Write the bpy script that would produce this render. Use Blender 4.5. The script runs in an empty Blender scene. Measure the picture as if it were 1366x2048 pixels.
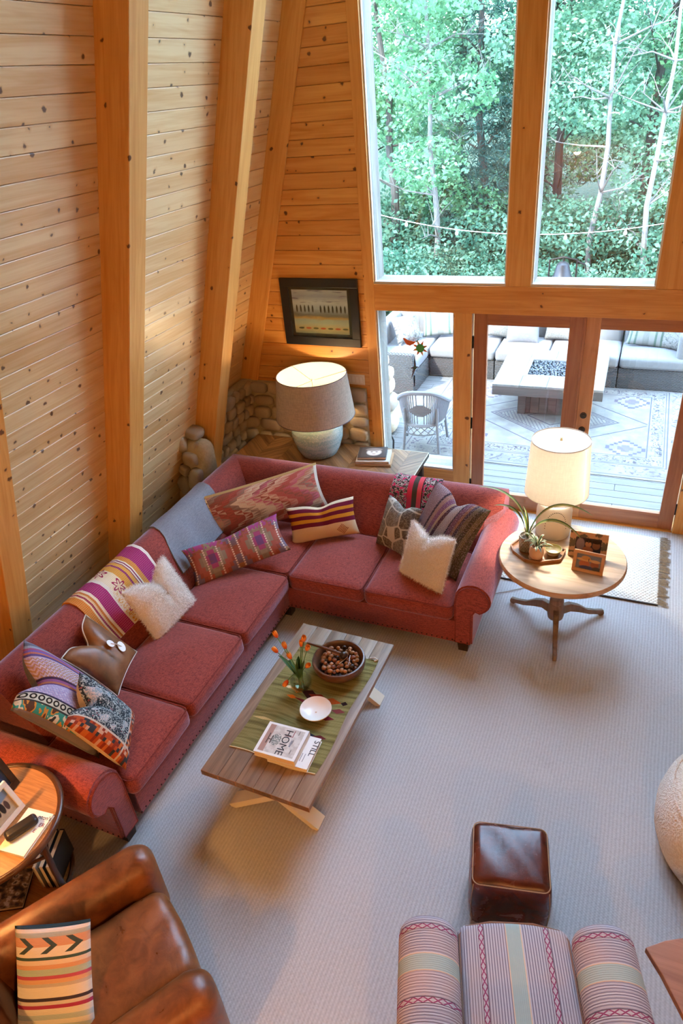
import bpy, bmesh, math, random
from mathutils import Vector, Matrix
random.seed(7)
SC = bpy.context.scene
COL = SC.collection
PI = math.pi
def rad(d): return d * PI / 180

# ------------------------------------------------------------------ camera
CAMP = (1.4326, -6.1643, 3.9053)
_yaw, _pitch, _roll, _fpx = .4475, .5561, -.0968, 1362.97
_f = Vector((-math.sin(_yaw) * math.cos(_pitch), math.cos(_yaw) * math.cos(_pitch), -math.sin(_pitch)))
_r = Vector((math.cos(_yaw), math.sin(_yaw), 0)); _u = _r.cross(_f)
_r2 = math.cos(_roll) * _r + math.sin(_roll) * _u
_u2 = -math.sin(_roll) * _r + math.cos(_roll) * _u
cd = bpy.data.cameras.new('camera'); cam = bpy.data.objects.new('camera', cd); COL.objects.link(cam)
cam.matrix_world = Matrix(((_r2.x, _u2.x, -_f.x, CAMP[0]), (_r2.y, _u2.y, -_f.y, CAMP[1]), (_r2.z, _u2.z, -_f.z, CAMP[2]), (0, 0, 0, 1)))
cd.sensor_fit = 'HORIZONTAL'; cd.sensor_width = 36; cd.lens = 36 * _fpx / 1366; cd.clip_end = 300; cd.clip_start = .05
SC.camera = cam

# ------------------------------------------------------------------ sky, sun, exposure
W = bpy.data.worlds.new('sky'); SC.world = W; W.use_nodes = True
_bg = W.node_tree.nodes['Background']
_bg.inputs[0].default_value = (.46, .69, 1.0, 1); _bg.inputs[1].default_value = 20.0
sd = bpy.data.lights.new('sun', 'SUN'); sd.energy = 16.0; sd.angle = .03; sd.color = (1, .95, .86)
so = bpy.data.objects.new('sun', sd); COL.objects.link(so)
so.rotation_euler = Vector((.45, .75, -.85)).to_track_quat('-Z', 'Y').to_euler()
vs = SC.view_settings
vs.view_transform = 'Standard'; vs.look = 'None'; vs.gamma = 1; vs.use_curve_mapping = False; vs.exposure = 0.0
SC.cycles.use_denoising = True
SC.cycles.max_bounces = 6; SC.cycles.diffuse_bounces = 3; SC.cycles.glossy_bounces = 3; SC.cycles.transparent_max_bounces = 10
SC.cycles.use_adaptive_sampling = True; SC.cycles.adaptive_threshold = .155; SC.cycles.adaptive_min_samples = 16
SC.cycles.sample_clamp_indirect = 6

# ------------------------------------------------------------------ node helpers
def lin(h):
    h = h.lstrip('#'); o = []
    for i in (0, 2, 4):
        c = int(h[i:i + 2], 16) / 255
        o.append(c / 12.92 if c <= .04045 else ((c + .055) / 1.055) ** 2.4)
    return tuple(o)
class M:
    def __init__(s, name, color=None, rough=.6, spec=.5, **kw):
        s.m = bpy.data.materials.new(name); s.m.use_nodes = True; s.nt = s.m.node_tree
        s.b = s.nt.nodes['Principled BSDF']; s.tc = None
        s.set('Roughness', rough); s.set('Specular IOR Level', spec)
        if color is not None: s.set('Base Color', color)
        for k, v in kw.items(): s.set(k.replace('_', ' '), v)
    def put(s, sock, v):
        if isinstance(v, bpy.types.NodeSocket): s.nt.links.new(v, sock)
        elif isinstance(v, str): sock.default_value = lin(v) + (1,)
        elif isinstance(v, (tuple, list)):
            n = len(sock.default_value); v = tuple(v)
            sock.default_value = v + (1,) if n == 4 and len(v) == 3 else v
        else: sock.default_value = v
    def set(s, k, v): s.put(s.b.inputs[k], v)
    def node(s, t, **p):
        n = s.nt.nodes.new(t)
        for k, v in p.items(): setattr(n, k, v)
        return n
    def co(s, k):
        if s.tc is None: s.tc = s.node('ShaderNodeTexCoord')
        return s.tc.outputs[k]
    def math(s, op, a, b=None, c=None, clamp=False):
        n = s.node('ShaderNodeMath', operation=op, use_clamp=clamp); s.put(n.inputs[0], a)
        if b is not None: s.put(n.inputs[1], b)
        if c is not None: s.put(n.inputs[2], c)
        return n.outputs[0]
    def add(s, a, b): return s.math('ADD', a, b)
    def sub(s, a, b): return s.math('SUBTRACT', a, b)
    def mul(s, a, b): return s.math('MULTIPLY', a, b)
    def fr(s, a): return s.math('FRACT', a)
    def ab(s, a): return s.math('ABSOLUTE', a)
    def lt(s, a, b): return s.math('LESS_THAN', a, b)
    def gt(s, a, b): return s.math('GREATER_THAN', a, b)
    def sm(s, a, lo, hi):
        n = s.node('ShaderNodeMapRange', interpolation_type='SMOOTHSTEP'); s.put(n.inputs[0], a)
        n.inputs[1].default_value = lo; n.inputs[2].default_value = hi; return n.outputs[0]
    def sep(s, v):
        n = s.node('ShaderNodeSeparateXYZ'); s.put(n.inputs[0], v); return n.outputs
    def comb(s, x, y=0, z=0):
        n = s.node('ShaderNodeCombineXYZ')
        for i, q in enumerate((x, y, z)): s.put(n.inputs[i], q)
        return n.outputs[0]
    def vm(s, op, a, b):
        n = s.node('ShaderNodeVectorMath', operation=op); s.put(n.inputs[0], a); s.put(n.inputs[1], b); return n.outputs[0]
    def scl(s, v, k): return s.vm('MULTIPLY', v, k)
    def noise(s, v, scale, detail=2, rough=.5, dist=0, col=False):
        n = s.node('ShaderNodeTexNoise'); s.put(n.inputs['Vector'], v)
        n.inputs['Scale'].default_value = scale; n.inputs['Detail'].default_value = detail
        n.inputs['Roughness'].default_value = rough; n.inputs['Distortion'].default_value = dist
        return n.outputs['Color' if col else 'Fac']
    def vor(s, v, scale, feature='F1', rnd=1, out='Distance'):
        n = s.node('ShaderNodeTexVoronoi', feature=feature); s.put(n.inputs['Vector'], v)
        n.inputs['Scale'].default_value = scale; n.inputs['Randomness'].default_value = rnd
        return n.outputs[out]
    def mix(s, f, a, b, mode='MIX'):
        n = s.node('ShaderNodeMix', data_type='RGBA', blend_type=mode); s.put(n.inputs[0], f); s.put(n.inputs[6], a); s.put(n.inputs[7], b)
        return n.outputs[2]
    def ramp(s, f, stops, const=False):
        n = s.node('ShaderNodeValToRGB'); cr = n.color_ramp
        if const: cr.interpolation = 'CONSTANT'
        while len(cr.elements) < len(stops): cr.elements.new(.5)
        for e, (p, c) in zip(cr.elements, stops):
            e.position = p; e.color = (lin(c) if isinstance(c, str) else tuple(c)) + (1,)
        s.put(n.inputs[0], f); return n.outputs[0]
    def rnd(s): return s.node('ShaderNodeObjectInfo').outputs['Random']
    def bump(s, h, strength=.3, dist=.01):
        n = s.node('ShaderNodeBump'); s.put(n.inputs['Height'], h)
        n.inputs['Strength'].default_value = strength; n.inputs['Distance'].default_value = dist
        s.nt.links.new(n.outputs[0], s.b.inputs['Normal'])
    def ell(s, u, v, cx, cy, rx, ry, soft=.15):
        a = s.math('POWER', s.ab(s.mul(s.sub(u, cx), 1 / rx)), 2); b = s.math('POWER', s.ab(s.mul(s.sub(v, cy), 1 / ry)), 2)
        return s.sm(s.add(a, b), 1 + soft, 1 - soft)
    def rect(s, u, v, x0, x1, y0, y1):
        a = s.lt(s.ab(s.sub(u, (x0 + x1) / 2)), (x1 - x0) / 2); b = s.lt(s.ab(s.sub(v, (y0 + y1) / 2)), (y1 - y0) / 2)
        return s.mul(a, b)
    def uv(s):
        o = s.sep(s.co('UV')); return o[0], o[1]
    def weave(s, scale=900, k=.25, dist=.002):
        uv = s.co('Object'); x = s.noise(s.scl(uv, (1, .15, 1)), scale * .25, 2); y = s.noise(s.scl(uv, (.15, 1, .15)), scale * .25, 2)
        h = s.add(x, y); s.bump(h, k, dist); return h

def wood(name, c1, c2, axis=0, scale=1., knots=0., rough=.4, dark='#4c2610', spec=.5, var=.25, ring=10., rndoff=True, kn='sz', coat=0., shear=0.):
    m = M(name, rough=rough, spec=spec)
    p = m.co('Object')
    if shear: q = m.sep(p); p = m.comb(m.sub(q[0], m.mul(q[2], shear)), q[1], q[2])
    r = m.rnd()
    if rndoff: p = m.vm('ADD', p, m.comb(m.mul(r, 37.), m.mul(r, 53.), m.mul(r, 71.)))
    k = [1., 1., 1.]; k[axis] = .07
    ps = m.scl(p, tuple(q * scale for q in k))
    g = m.noise(ps, ring, 3, .6, 1.2)
    fine = m.noise(m.scl(p, tuple((q if q == 1 else .03) * scale for q in k)), 90, 1)
    col = m.ramp(m.add(m.mul(g, .8), m.mul(fine, .22)), [(.3, c2), (.62, c1)])
    col = m.mix(m.mul(r, var), col, m.mix(.5, col, c2, 'MULTIPLY'))
    if knots:
        pk = m.vm('ADD', p, m.scl(m.noise(p, 26, 2, col=True), (.035, .035, .035)))
        q = m.sep(pk); kv = {'yz': lambda: m.comb(q[1], q[2]), 'xz': lambda: m.comb(q[0], q[2]), 'sz': lambda: m.comb(m.add(q[0], q[1]), q[2])}[kn]()
        n = m.node('ShaderNodeTexVoronoi', voronoi_dimensions='2D'); m.put(n.inputs['Vector'], kv); n.inputs['Scale'].default_value = 6.0
        cr = m.sep(n.outputs['Color'])[0]
        on = m.lt(cr, knots)
        big = m.sm(n.outputs['Distance'], .19, .06)
        sz = m.sm(m.sub(n.outputs['Distance'], m.mul(m.sep(n.outputs['Color'])[1], .075)), .055, .0)
        col = m.mix(m.mul(m.mul(big, on), .45), col, c2)
        col = m.mix(m.mul(m.mul(sz, on), .9), col, dark)
    m.set('Base Color', col); m.bump(fine, .12, .002)
    if coat: m.set('Coat Weight', coat); m.set('Coat Roughness', .34)
    return m.m
def fabric(name, c, c2=None, rough=.85, sheen=.2, scale=900, k=.35):
    m = M(name, rough=rough, spec=.2)
    p = m.co('Object')
    a = m.noise(m.scl(p, (1, .12, .5)), scale * .3, 1); b = m.noise(m.scl(p, (.12, 1, .5)), scale * .3, 1)
    h = m.add(a, b)
    col = m.ramp(m.mul(h, .5), [(.35, c2 or c), (.62, c)])
    big = m.noise(p, 5, 1)
    col = m.mix(m.mul(big, .18), col, c2 or c)
    m.set('Base Color', col); m.set('Sheen Weight', sheen); m.set('Sheen Roughness', .4); m.set('Sheen Tint', (.86, .78, 1.)); m.bump(h, k, .003)
    return m.m
def leather(name, c1, c2, rough=.32, scale=14):
    m = M(name, rough=rough, spec=.5)
    p = m.co('Object')
    n = m.noise(p, scale, 4, .6, .6); v = m.vor(p, 160, 'DISTANCE_TO_EDGE'); big = m.noise(p, 4, 3)
    scr = m.sm(m.noise(m.scl(p, (1, .25, 1)), 30, 4, .7, 1.5), .60, .72)
    col = m.ramp(m.add(m.mul(n, .6), m.mul(big, .4)), [(.35, c2), (.65, c1)])
    col = m.mix(m.mul(scr, .25), col, c1)
    m.set('Base Color', col)
    m.set('Roughness', m.add(m.mul(n, .25), rough - .1))
    m.bump(m.add(m.mul(n, .7), m.mul(m.math('MINIMUM', v, .15), .6)), .25, .006)
    return m.m
def plain(name, c, rough=.5, spec=.5, **kw):
    m = M(name, rough=rough, spec=spec, **kw); m.set('Base Color', c)
    return m.m
def metal(name, c, rough=.3): return plain(name, c, rough, .5, Metallic=1.)

# ------------------------------------------------------------------ mesh helpers
class MB:
    def __init__(s): s.v = []; s.f = []; s.uv = []; s.mi = []
    def face(s, idx, uv=None, mi=0): s.f.append(tuple(idx)); s.uv.append(uv); s.mi.append(mi)
    def pts(s, ps):
        i = len(s.v); s.v.extend([tuple(p) for p in ps]); return i
    def box(s, x0, x1, y0, y1, z0, z1, mi=0):
        i = s.pts([(x0, y0, z0), (x1, y0, z0), (x1, y1, z0), (x0, y1, z0), (x0, y0, z1), (x1, y0, z1), (x1, y1, z1), (x0, y1, z1)])
        for q in ((3, 2, 1, 0), (4, 5, 6, 7), (0, 1, 5, 4), (1, 2, 6, 5), (2, 3, 7, 6), (3, 0, 4, 7)): s.face([i + k for k in q], [(0, 0), (1, 0), (1, 1), (0, 1)], mi)
        return s
    def xf(s, mat, start=0):
        for k in range(start, len(s.v)): s.v[k] = tuple(mat @ Vector(s.v[k]))
        return s
    def bar(s, a, b, w, h, up=(0, 0, 1)):
        a, b = Vector(a), Vector(b); d = b - a; L = d.length; d.normalize(); u = Vector(up)
        if abs(d.dot(u)) > .99: u = Vector((1, 0, 0))
        x = d.cross(u).normalized(); y = x.cross(d)
        st = len(s.v); s.box(-w / 2, w / 2, 0, L, -h / 2, h / 2)
        s.xf(Matrix(((x.x, d.x, y.x, a.x), (x.y, d.y, y.y, a.y), (x.z, d.z, y.z, a.z), (0, 0, 0, 1))), st); return s
    def tube(s, path, r, n=8, closed=False, cap=True):
        P = [Vector(p) for p in path]; m = len(P); R = r if isinstance(r, (list, tuple)) else [r] * m
        rings = []; prev = None
        for i, p in enumerate(P):
            t = (P[(i + 1) % m] - P[i - 1]) if closed else (P[min(i + 1, m - 1)] - P[max(i - 1, 0)])
            t.normalize()
            if prev is None:
                a = Vector((0, 0, 1)) if abs(t.z) < .9 else Vector((1, 0, 0)); x = t.cross(a).normalized()
            else: x = (prev - t * prev.dot(t)).normalized()
            prev = x; y = t.cross(x)
            rings.append(s.pts([p + (x * math.cos(2 * PI * k / n) + y * math.sin(2 * PI * k / n)) * R[i] for k in range(n)]))
        for i in range(m if closed else m - 1):
            a, b = rings[i], rings[(i + 1) % m]
            for k in range(n):
                k2 = (k + 1) % n; s.face((a + k, a + k2, b + k2, b + k), [(k / n, i / m), ((k + 1) / n, i / m), ((k + 1) / n, (i + 1) / m), (k / n, (i + 1) / m)])
        if cap and not closed:
            s.face([rings[0] + k for k in reversed(range(n))]); s.face([rings[-1] + k for k in range(n)])
        return s
    def lathe(s, prof, n=32, c=(0, 0), sx=1, sy=1, a0=0):
        rings = []
        for r, z in prof: rings.append(s.pts([(c[0] + sx * r * math.cos(a0 + 2 * PI * k / n), c[1] + sy * r * math.sin(a0 + 2 * PI * k / n), z) for k in range(n)]) if r > 1e-6 else s.pts([(c[0], c[1], z)]))
        m = len(prof)
        for i in range(m - 1):
            a, b = rings[i], rings[i + 1]; za, zb = prof[i][0] <= 1e-6, prof[i + 1][0] <= 1e-6
            for k in range(n):
                k2 = (k + 1) % n; uv = [(k / n, i / (m - 1)), ((k + 1) / n, i / (m - 1)), ((k + 1) / n, (i + 1) / (m - 1)), (k / n, (i + 1) / (m - 1))]
                if za and zb: continue
                if za: s.face((a, b + k2, b + k), [uv[0], uv[2], uv[3]])
                elif zb: s.face((a + k, a + k2, b), uv[:3])
                else: s.face((a + k, a + k2, b + k2, b + k), uv)
        return s
    def grid(s, fn, nu, nv, mi=0, flip=False):
        i = s.pts([fn(a / nu, b / nv) for b in range(nv + 1) for a in range(nu + 1)])
        for b in range(nv):
            for a in range(nu):
                q = i + b * (nu + 1) + a; idx = [q, q + 1, q + nu + 2, q + nu + 1]; uv = [(a / nu, b / nv), ((a + 1) / nu, b / nv), ((a + 1) / nu, (b + 1) / nv), (a / nu, (b + 1) / nv)]
                if flip: idx.reverse(); uv.reverse()
                s.face(idx, uv, mi)
        return s
    def prism(s, poly, z0, z1):
        n = len(poly); a = s.pts([(x, y, z0) for x, y in poly]); b = s.pts([(x, y, z1) for x, y in poly])
        xs = [p[0] for p in poly]; ys = [p[1] for p in poly]; dx = max(max(xs) - min(xs), 1e-6); dy = max(max(ys) - min(ys), 1e-6)
        uv = [((x - min(xs)) / dx, (y - min(ys)) / dy) for x, y in poly]
        s.face([b + k for k in range(n)], uv); s.face([a + k for k in reversed(range(n))], uv[::-1])
        for k in range(n): s.face((a + k, a + (k + 1) % n, b + (k + 1) % n, b + k), [uv[k], uv[(k + 1) % n], uv[(k + 1) % n], uv[k]])
        return s
    def extr(s, prof, f0, f1, n=1, closed=True, caps=True):
        m = len(prof); rows = []
        for i in range(n + 1):
            t = i / n; rows.append(s.pts([Vector(f0(p)) * (1 - t) + Vector(f1(p)) * t for p in prof]))
        for i in range(n):
            for k in range(m if closed else m - 1):
                k2 = (k + 1) % m; s.face((rows[i] + k, rows[i] + k2, rows[i + 1] + k2, rows[i + 1] + k), [(i / n, k / m), (i / n, (k + 1) / m), ((i + 1) / n, (k + 1) / m), ((i + 1) / n, k / m)])
        if caps and closed:
            s.face([rows[0] + k for k in reversed(range(m))]); s.face([rows[-1] + k for k in range(m)])
        return s
    def rcube(s, hx, hy, hz, r, n=6, k=3, c=(0, 0, 0), deform=None):
        hs = (hx, hy, hz); r = min(r, .999 * min(hs)); ax = []
        for h in hs:
            core = [-(h - r) + 2 * (h - r) * i / n for i in range(n + 1)]
            ed = [h - r + r * math.tan(PI / 4 * (i + 1) / k) for i in range(k)]
            ax.append([-e for e in reversed(ed)] + core + ed)
        idx = {}
        def vid(p):
            key = tuple(round(q, 6) for q in p)
            if key in idx: return idx[key]
            q = [max(-(h - r), min(h - r, x)) for x, h in zip(p, hs)]
            d = Vector([x - y for x, y in zip(p, q)]); L = d.length
            if L > 1e-9: d *= r / L
            o = Vector(q) + d
            if deform: o = Vector(deform(o.x / hx, o.y / hy, o.z / hz, o))
            idx[key] = len(s.v); s.v.append((o.x + c[0], o.y + c[1], o.z + c[2])); return idx[key]
        for a in range(3):
            b, d = (a + 1) % 3, (a + 2) % 3
            for sg in (-1, 1):
                A, B = ax[b], ax[d]
                for i in range(len(A) - 1):
                    for j in range(len(B) - 1):
                        q = []; uv = []
                        for (ii, jj) in ((i, j), (i + 1, j), (i + 1, j + 1), (i, j + 1)):
                            p = [0, 0, 0]; p[a] = sg * hs[a]; p[b] = A[ii]; p[d] = B[jj]; q.append(vid(p)); uv.append(((A[ii] / hs[b] + 1) / 2, (B[jj] / hs[d] + 1) / 2))
                        if sg < 0: q.reverse(); uv.reverse()
                        if len(set(q)) >= 3: s.face(q, uv)
        return s
    def mesh(s, name, mats=(), smooth=True):
        me = bpy.data.meshes.new(name); me.from_pydata(s.v, [], s.f)
        if any(u for u in s.uv):
            l = me.uv_layers.new(name='UVMap').data; i = 0
            for f, u in zip(s.f, s.uv):
                for k in range(len(f)):
                    l[i].uv = u[k] if u else (0, 0); i += 1
        for m in (mats if isinstance(mats, (list, tuple)) else [mats]): me.materials.append(m)
        if any(s.mi): me.polygons.foreach_set('material_index', s.mi)
        if smooth:
            me.polygons.foreach_set('use_smooth', [True] * len(me.polygons)); me.set_sharp_from_angle(angle=rad(38))
        me.update(); return me
    def build(s, name, mat, parent=None, loc=(0, 0, 0), rot=None, smooth=True):
        return link(name, s.mesh(name, mat, smooth), parent, loc, rot)
def link(name, data, parent=None, loc=(0, 0, 0), rot=None):
    o = bpy.data.objects.new(name, data); COL.objects.link(o); o.location = loc
    if rot is not None: o.rotation_euler = rot
    o.parent = parent; return o
def tag(o, label=None, cat=None, group=None, kind=None):
    if label: o['label'] = label
    if cat: o['category'] = cat
    if group: o['group'] = group
    if kind: o['kind'] = kind
    return o
def empty(name, loc=(0, 0, 0), rz=0., label=None, cat=None, group=None, kind=None):
    o = link(name, None, None, loc, (0, 0, rz)); o.empty_display_size = .05
    return tag(o, label, cat, group, kind)
def copy_tree(o, parent=None):
    c = o.copy(); COL.objects.link(c); c.parent = parent
    for ch in list(o.children): copy_tree(ch, c)
    return c
def circ(r, n=24, c=(0, 0), a0=0, a1=2 * PI): return [(c[0] + r * math.cos(a0 + (a1 - a0) * k / n), c[1] + r * math.sin(a0 + (a1 - a0) * k / n)) for k in range(n)]
def text(s, size, mat, parent, loc, rot=(0, 0, 0), ext=.0006, align='LEFT', name='lettering'):
    c = bpy.data.curves.new(name, 'FONT'); c.body = s; c.size = size; c.extrude = ext; c.align_x = align; c.align_y = 'CENTER'; c.materials.append(mat)
    t = bpy.data.objects.new(name, c); me = bpy.data.meshes.new_from_object(t); bpy.data.objects.remove(t); me.name = name
    return link(name, me, parent, loc, rot)
def bez(p0, p1, p2, p3, n=10):
    o = []
    for i in range(n + 1):
        t = i / n; o.append(tuple((1 - t) ** 3 * a + 3 * (1 - t) ** 2 * t * b + 3 * (1 - t) * t * t * c + t ** 3 * d for a, b, c, d in zip(p0, p1, p2, p3)))
    return o
# ------------------------------------------------------------------ materials of the room
KS0 = .3027
PINE = wood('pine_boards', '#edd09c', '#d8a866', axis=1, knots=.6, rough=.4, var=.45, kn='yz', coat=.6)
PINEX = wood('pine_boards_across', '#e0a658', '#c47f30', axis=0, knots=.5, rough=.4, var=.5, kn='xz')
BEAM = wood('pine_beam', '#e2a95c', '#d0903f', axis=2, knots=.16, rough=.45, var=.2, ring=18., shear=KS0)
BEAMX = wood('pine_beam_across', '#dc9f50', '#c47e34', axis=0, knots=.16, rough=.45, var=.2, ring=18., kn='xz')
FIR = wood('door_fir', '#b07548', '#935632', axis=2, rough=.4, var=.2, ring=14)
FIRX = wood('door_fir_across', '#b07548', '#935632', axis=0, rough=.4, var=.2, ring=14)
GREYW = wood('weathered_wood', '#8d877b', '#5c574e', axis=2, rough=.8, var=.3)
GREYX = wood('weathered_wood_across', '#9a958a', '#6a655c', axis=0, rough=.8, var=.5)
WHITE = plain('white_paint', '#d6d5d0', .5)
FIRL = wood('door_fir_pale', '#cd9058', '#b3743e', axis=2, rough=.4, var=.2, ring=14)
BLACKM = plain('black_iron', '#1c1a19', .45, .5, Metallic=.6)
g = M('window_glass', rough=0)
_t = g.node('ShaderNodeBsdfTransparent'); _gl = g.node('ShaderNodeBsdfGlossy'); _gl.inputs['Roughness'].default_value = 0
_lw = g.node('ShaderNodeLayerWeight'); _lw.inputs['Blend'].default_value = .5
_fr = g.add(.05, g.mul(g.math('POWER', _lw.outputs['Facing'], 5.), .9))
_mx = g.node('ShaderNodeMixShader'); g.nt.links.new(_fr, _mx.inputs[0]); g.nt.links.new(_t.outputs[0], _mx.inputs[1]); g.nt.links.new(_gl.outputs[0], _mx.inputs[2])
g.nt.links.new(_mx.outputs[0], g.nt.nodes['Material Output'].inputs['Surface'])
GLASS = g.m
# carpet: ribbed loop pile
m = M('loop_carpet', rough=.95, spec=.1)
p = m.co('Object'); x, y, z = m.sep(p)
nz = m.noise(p, 60, 2); bg = m.noise(p, 1.3, 1)
rib = m.math('SINE', m.mul(m.add(x, m.mul(bg, .02)), 2 * PI / .022)); loop = m.mul(rib, m.math('SINE', m.mul(y, 2 * PI / .016)))
m.set('Base Color', m.mix(m.add(m.mul(rib, .13), m.add(m.mul(nz, .55), m.mul(bg, .2))), '#cecdce', '#989797'))
m.set('Sheen Weight', .15)
m.bump(m.add(m.mul(m.add(rib, m.mul(loop, .6)), .35), nz), .35, .005)
CARPET = m.m

KS = .3027                      # lean of the side walls: x grows by KS for each metre of height
XP, XR = -2.975, -2.73          # board face and rafter face of the left wall at floor level
HT = 8.4                        # where the roof space is closed
AX = .99                        # axis of the A-frame
Y0, Y1 = -8.2, 0.
sl = math.atan(KS); cs = math.cos(sl)

fl = MB(); fl.box(XP - .1, 2 * AX - XP + .1, Y0, .0, -.12, 0)
tag(fl.build('floor', CARPET, smooth=False), 'beige ribbed loop carpet over the whole living room floor', kind='structure')

# left wall: every board its own piece
wl = MB()
wl.extr([(XP - .1, 0), (XP - .03, 0), (XP - .03 + KS * HT, HT), (XP - .1 + KS * HT, HT)], lambda p: (p[0], Y0, p[1]), lambda p: (p[0], .3, p[1]))
WL = wl.build('wall_left', PINE, smooth=False); tag(WL, 'leaning left wall of knotty pine boards between rafters', kind='structure')
PW = .133 / cs
def board_mesh(L, w, t, name, mat, axis):
    b = MB(); h = w / 2 - .0015; e = .004
    prof = [(-h, 0), (h, 0), (h, t - e), (h - e, t), (-h + e, t), (-h, t - e)]
    if axis == 'y': b.extr(prof, lambda p: (p[1], -L / 2, p[0]), lambda p: (p[1], L / 2, p[0]))
    else: b.extr(prof, lambda p: (L / 2, -p[1], p[0]), lambda p: (-L / 2, -p[1], p[0]))
    return b.mesh(name, mat, smooth=False)
bm_ = board_mesh(abs(Y0) + .2, PW, .024, 'board', PINE, 'y')
nrow = int(HT / .133)
for i in range(nrow):
    zc = .008 + .133 * (i + .5)
    o = link('board', bm_, WL, (XP + KS * zc - .024 * cs + random.uniform(-.0015, .001), (Y0 + .2) / 2, zc + .024 * math.sin(sl)), (0, sl, 0))
# rafters
RW = .188
rf = [(XP - .02, 0), (XR, 0), (XR + KS * HT, HT), (XP - .02 + KS * HT, HT)]
for k, (yf, w) in enumerate(((-.014, .035), (-.917, RW), (-2.32, RW), (-3.71, RW), (-5.11, RW), (-6.5, RW))):
    b = MB(); b.extr(rf if k else [(XP - .02, 0), (XR - .03, 0), (XR - .03 + KS * HT, HT), (XP - .02 + KS * HT, HT)], lambda p: (p[0], 0, p[1]), lambda p: (p[0], w, p[1]))
    o = b.build('rafter_beam', BEAM, None, (0, yf, 0), smooth=False)
    md = o.modifiers.new('bevel', 'BEVEL'); md.width = .006; md.segments = 2; md.limit_method = 'ANGLE'
    lb = ['flat pine trim board in the corner against the window wall', 'pine rafter rising beside the stone pier and corner table', 'tall pine rafter rising behind the purple sofa seat', 'pine rafter at the left edge behind the sofa end', 'pine rafter next along the left wall, outside the picture', 'last pine rafter of the left wall, below the loft'][k]
    tag(o, lb, kind='structure')
# right wall, far end, ceiling
wr = MB()
X2 = 2 * AX - XP
wr.extr([(X2, 0), (X2 + .1, 0), (X2 + .1 - KS * HT, HT), (X2 - KS * HT, HT)], lambda p: (p[0], Y0, p[1]), lambda p: (p[0], .3, p[1]))
tag(wr.build('wall_right', PINE, smooth=False), 'leaning right wall of pine boards', kind='structure')
wf = MB(); wf.box(XP, X2, Y0 - .1, Y0, 0, HT); tag(wf.build('wall_front', PINEX, smooth=False), 'pine wall behind the loft', kind='structure')
ce = MB(); ce.box(XP + KS * HT - .2, X2 - KS * HT + .2, Y0, .3, HT, HT + .1); tag(ce.build('ceiling', PINE, smooth=False), 'pine ceiling high above the room', kind='structure')

# window wall: boards on the left, posts, beam, glazing
ZB, ZT = 2.055, 2.303
WB = empty('wall_back', label='window wall with pine boarding left of the glass', kind='structure')
def slab(name, mat, parent, x0, x1, y0, y1, z0, z1, bev=.004, lab=None):
    o = MB().box(0, x1 - x0, 0, y1 - y0, 0, z1 - z0).build(name, mat, parent, (x0, y0, z0), smooth=False)
    if bev: md = o.modifiers.new('bevel', 'BEVEL'); md.width = bev; md.segments = 2
    if lab: tag(o, lab, kind='structure')
    return o
bk = MB(); bk.extr([(XP, 0), (-1.0, 0), (-1.0, (-1.0 - XP) / KS)][::-1], lambda p: (p[0], .02, p[1]), lambda p: (p[0], .14, p[1])); bk.build('backing', PINEX, WB, smooth=False)
z = 2.472 - .133 * 18
while z < HT:
    x0 = XR + KS * (z + .07) - .06; x1 = -1.052
    if x1 - x0 > .05: link('board', board_mesh(x1 - x0, .133, .022, 'board', PINEX, 'x'), WB, ((x0 + x1) / 2, .022 + random.uniform(-.001, .001), z + .0665))
    z += .133
# structural members of the glazing
POST = wood('pine_post', '#e2a95c', '#d0903f', axis=2, knots=.16, rough=.45, var=.2, ring=18.)
slab('trim_1', POST, None, -1.06, -.955, -.012, .12, 0, HT, lab='pine post left of the windows')
slab('trim_2', BEAMX, None, -.955, 4.0, -.015, .12, ZB, ZT, lab='pine beam running over the french doors below the tall windows')
slab('trim_3', POST, None, .279, .497, -.012, .12, ZT, HT, lab='wide pine mullion between the two tall windows')
slab('trim_4', POST, None, 1.489, 1.71, -.012, .12, ZT, HT, lab='pine mullion right of the second tall window')
slab('trim_5', POST, None, -.181, -.012, -.012, .12, 0, ZB, lab='pine post between the side window and the french doors')
slab('trim_6', POST, None, 1.975, 2.15, -.012, .12, 0, ZB, lab='pine post right of the french doors')
slab('trim_7', BEAMX, None, -.955, -.181, -.012, .12, 0, .39, lab='pine panel under the side window')
bk = MB(); bk.extr([(1.71, ZT), (X2 - KS * ZT, ZT), (X2 - KS * HT, HT), (1.71, HT)], lambda p: (p[0], .02, p[1]), lambda p: (p[0], .14, p[1])); bk.box(2.15, X2, 0.02, .14, 0, ZT)
tag(bk.build('wall_back', PINEX, smooth=False), 'pine boarding put in right of the glass to hold back daylight, outside the picture', kind='structure')  # unseen part, boarded without windows so daylight comes from left and centre
def window(name, x0, x1, z0, z1, lab, sill=True):
    w = empty(name, label=lab, kind='structure')
    # grey weathered jambs outside the pane, white stop inside
    slab('jamb', GREYW, w, x0 - .02, x0 + .012, .06, .25, z0, z1, .002); slab('jamb', GREYW, w, x1 - .012, x1 + .02, .06, .25, z0, z1, .002)
    slab('head', GREYX, w, x0, x1, .06, .25, z1 - .012, z1 + .02, .002); slab('sill', GREYX, w, x0 - .01, x1 + .01, .06, .27, z0 - .03, z0 + .018, .002)
    slab('stop', WHITE, w, x0, x0 + .014, .012, .05, z0, z1, .002); slab('stop', WHITE, w, x1 - .014, x1, .012, .05, z0, z1, .002); slab('stop', WHITE, w, x0, x1, .0, .055, z0, z0 + .022, .002)
    MB().box(x0, x1, .052, .058, z0, z1).build('pane', GLASS, w, smooth=False)
    return w
window('window_1', -.955, .279, ZT, HT, 'tall left window looking onto the trees')
window('window_2', .497, 1.489, ZT, HT, 'tall right window looking onto the trees')
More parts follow.
